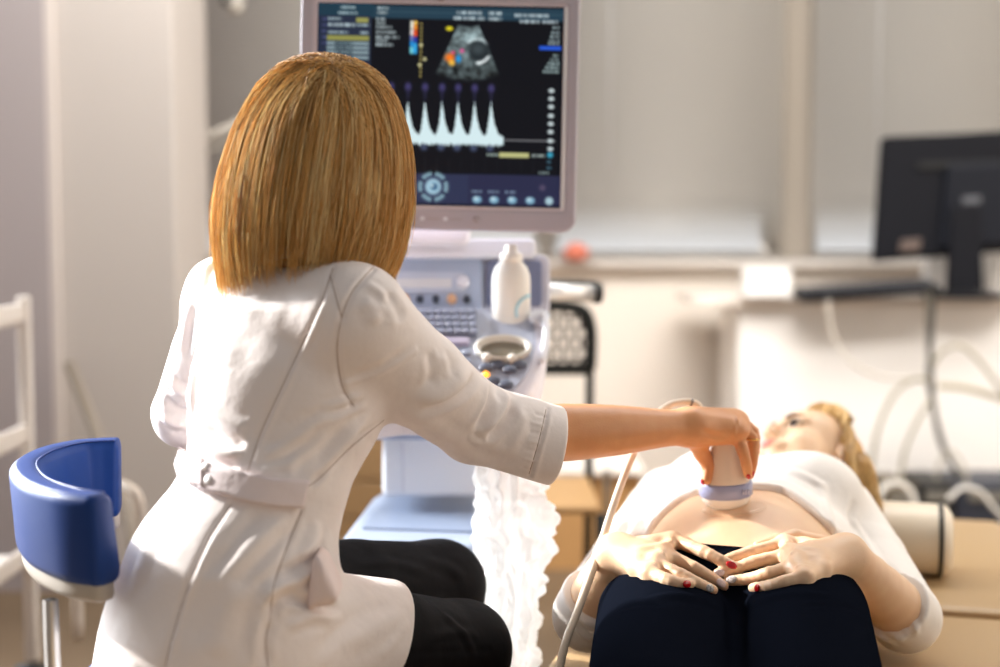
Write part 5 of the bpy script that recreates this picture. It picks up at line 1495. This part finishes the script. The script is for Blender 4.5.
for i in range(NS):
    c = cl_data[i % NC]; random.seed(i*7+1)
    spread = .035+.05*c[4]
    th0 = c[0]+random.gauss(0, spread)
    fr = math.cos(th0+0.0)
    front = abs(abs(th0)-math.pi) < .62
    left = max(0, -math.sin(th0)); 
    Lb = (212+26*left*max(0, fr+.5)+15*cl_len[i % NC])*pxm*random.uniform(.86, 1.06)
    if front: Lb = random.uniform(40, 70)*pxm
    depth = random.random()**.7
    fac0 = .84+.16*depth
    t0 = random.uniform(0, .075)*(1 if random.random() < .6 else .35)
    n = 15
    tt = t0+(Lb-t0)*np.linspace(0, 1, n)**.92
    k = np.linspace(0, 1, n)
    wav = .035*c[3]*np.sin(k*4.5+c[1]*6)*k+np.array([noise.noise((i*.013+c[1]*9, kk*2.2, c[2]*7)) for kk in k])*.05*k
    th_ = th0*(1)+wav
    tipin = -.055*np.clip((k-.78)/.22, 0, 1)**1.5*(c[4]+.3)+.03*np.clip((k-.8)/.2, 0, 1)*max(0, c[3])
    fac = fac0+tipin+.016*np.array([noise.noise((c[1]*40, kk*3.0, c[2]*40)) for kk in k])*2+.012*(c[2]-.5)
    fly = random.random()
    if fly < .035: fac = fac+np.linspace(0, random.uniform(.04, .17), n)**1.4
    P = np.stack([hshell(a, t_, f_) for a, t_, f_ in zip(th_, tt, fac)])
    if not front:
        # strands spring from the whorl a little behind the top of the head
        e_ = np.clip((tt-t0)/(75*pxm), 0, 1); e_ = e_*e_*(3-2*e_)
        uu = tt*np.sin(th_)*e_+(1-e_)*(5+14*(c[1]-.5))*pxm+tt*np.sin(th_)*(1-e_)*.45; vv = tt*np.cos(th_)*e_+(1-e_)*(12+16*(c[2]-.5))*pxm+tt*np.cos(th_)*(1-e_)*.45
        P = np.stack([hshell(math.atan2(u_, v_), math.hypot(u_, v_), f_) for u_, v_, f_ in zip(uu, vv, fac)])
    strands.append(P)
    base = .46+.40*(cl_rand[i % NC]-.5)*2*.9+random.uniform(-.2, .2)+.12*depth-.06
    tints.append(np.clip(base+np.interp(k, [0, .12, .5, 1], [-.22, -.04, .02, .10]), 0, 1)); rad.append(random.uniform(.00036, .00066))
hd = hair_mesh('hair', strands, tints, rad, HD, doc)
# scalp cap beneath the strands
V = []; n1, n2 = 40, 64
for i in range(n1):
    t_ = .003+(.255-.003)*i/(n1-1)
    for k in range(n2):
        a = 2*math.pi*k/n2-math.pi
        t2 = t_
        if abs(abs(a)-math.pi) < .62: t2 = min(t_, 55*pxm)
        f_ = .84-.10*max(0, (t_-.22)/.035)
        V.append(hshell(a, t2, f_)-upx*.005)
Q = [(i*n2+k, i*n2+(k+1) % n2, (i+1)*n2+(k+1) % n2, (i+1)*n2+k) for i in range(n1-1) for k in range(n2)]
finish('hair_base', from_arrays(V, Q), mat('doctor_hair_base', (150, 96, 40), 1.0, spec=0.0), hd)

# ================================================================== LIGHT
w = bpy.data.worlds.new('world'); scene.world = w; w.use_nodes = True
nt = w.node_tree; bg = nt.nodes['Background']
tc = nt.nodes.new('ShaderNodeTexCoord'); sp = nt.nodes.new('ShaderNodeSeparateXYZ'); nt.links.new(tc.outputs['Generated'], sp.inputs[0])
# bright sky beyond the windows (+Y), the dimmer room behind the camera (-Y)
crw = nt.nodes.new('ShaderNodeValToRGB'); e = crw.color_ramp.elements
e[0].position = 0; e[0].color = (.30, .288, .276, 1); e[1].position = 1; e[1].color = (.95, .96, .98, 1)
x_ = e.new(.5); x_.color = (.38, .37, .36, 1)
mrw = nt.nodes.new('ShaderNodeMapRange'); mrw.inputs['From Min'].default_value = -1; nt.links.new(sp.outputs['Y'], mrw.inputs['Value'])
nt.links.new(mrw.outputs['Result'], crw.inputs['Fac']); nt.links.new(crw.outputs['Color'], bg.inputs['Color'])
bg.inputs['Strength'].default_value = 1.0
sun = bpy.data.lights.new('sun', 'SUN'); so = bpy.data.objects.new('sun', sun); COL.objects.link(so)
SUN = Vector((-.80, .38, .46)).normalized()
so.rotation_euler = (-SUN).to_track_quat('-Z', 'Y').to_euler(); so.location = SUN*6
sun.energy = 9.0; sun.angle = math.radians(2.5); sun.color = (1, .97, .92)
def area(name, loc, to, sx, sy, power, col, spread=180):
    l = bpy.data.lights.new(name, 'AREA'); l.shape = 'RECTANGLE'; l.size = sx; l.spread = math.radians(spread); l.size_y = sy; l.energy = power; l.color = col
    o = bpy.data.objects.new(name, l); COL.objects.link(o); o.location = loc
    o.rotation_euler = (Vector(to)-Vector(loc)).to_track_quat('-Z', 'Y').to_euler()
area('side_fill_light', (-2.5, 3.3, 1.5), (.2, 2.0, .7), 1.4, 1.5, 60, (.90, .95, 1), 75)  # added soft light brightening patient and bag from the left, no window there
area('background_fill_light', (.5, 3.6, 3.0), (.5, 4.4, 0), 4.0, .6, 105, (1, .97, .93))  # added light that brightens the blinds and back wall, no lamp behind it
area('counter_wall_fill_light', (.9, 2.7, 2.9), (1.1, 5.3, .15), 2.4, .5, 8.5, (1, .97, .93), 45)  # added narrow light brightening the counter front and the wall below the windows
scene.view_settings.view_transform = 'Standard'; scene.view_settings.look = 'None'; scene.view_settings.gamma = 1; scene.view_settings.use_curve_mapping = False
scene.view_settings.exposure = 0.0
scene.cycles.use_denoising = True
scene.cycles.max_bounces = 10; scene.cycles.transmission_bounces = 8; scene.cycles.caustics_reflective = False; scene.cycles.caustics_refractive = False
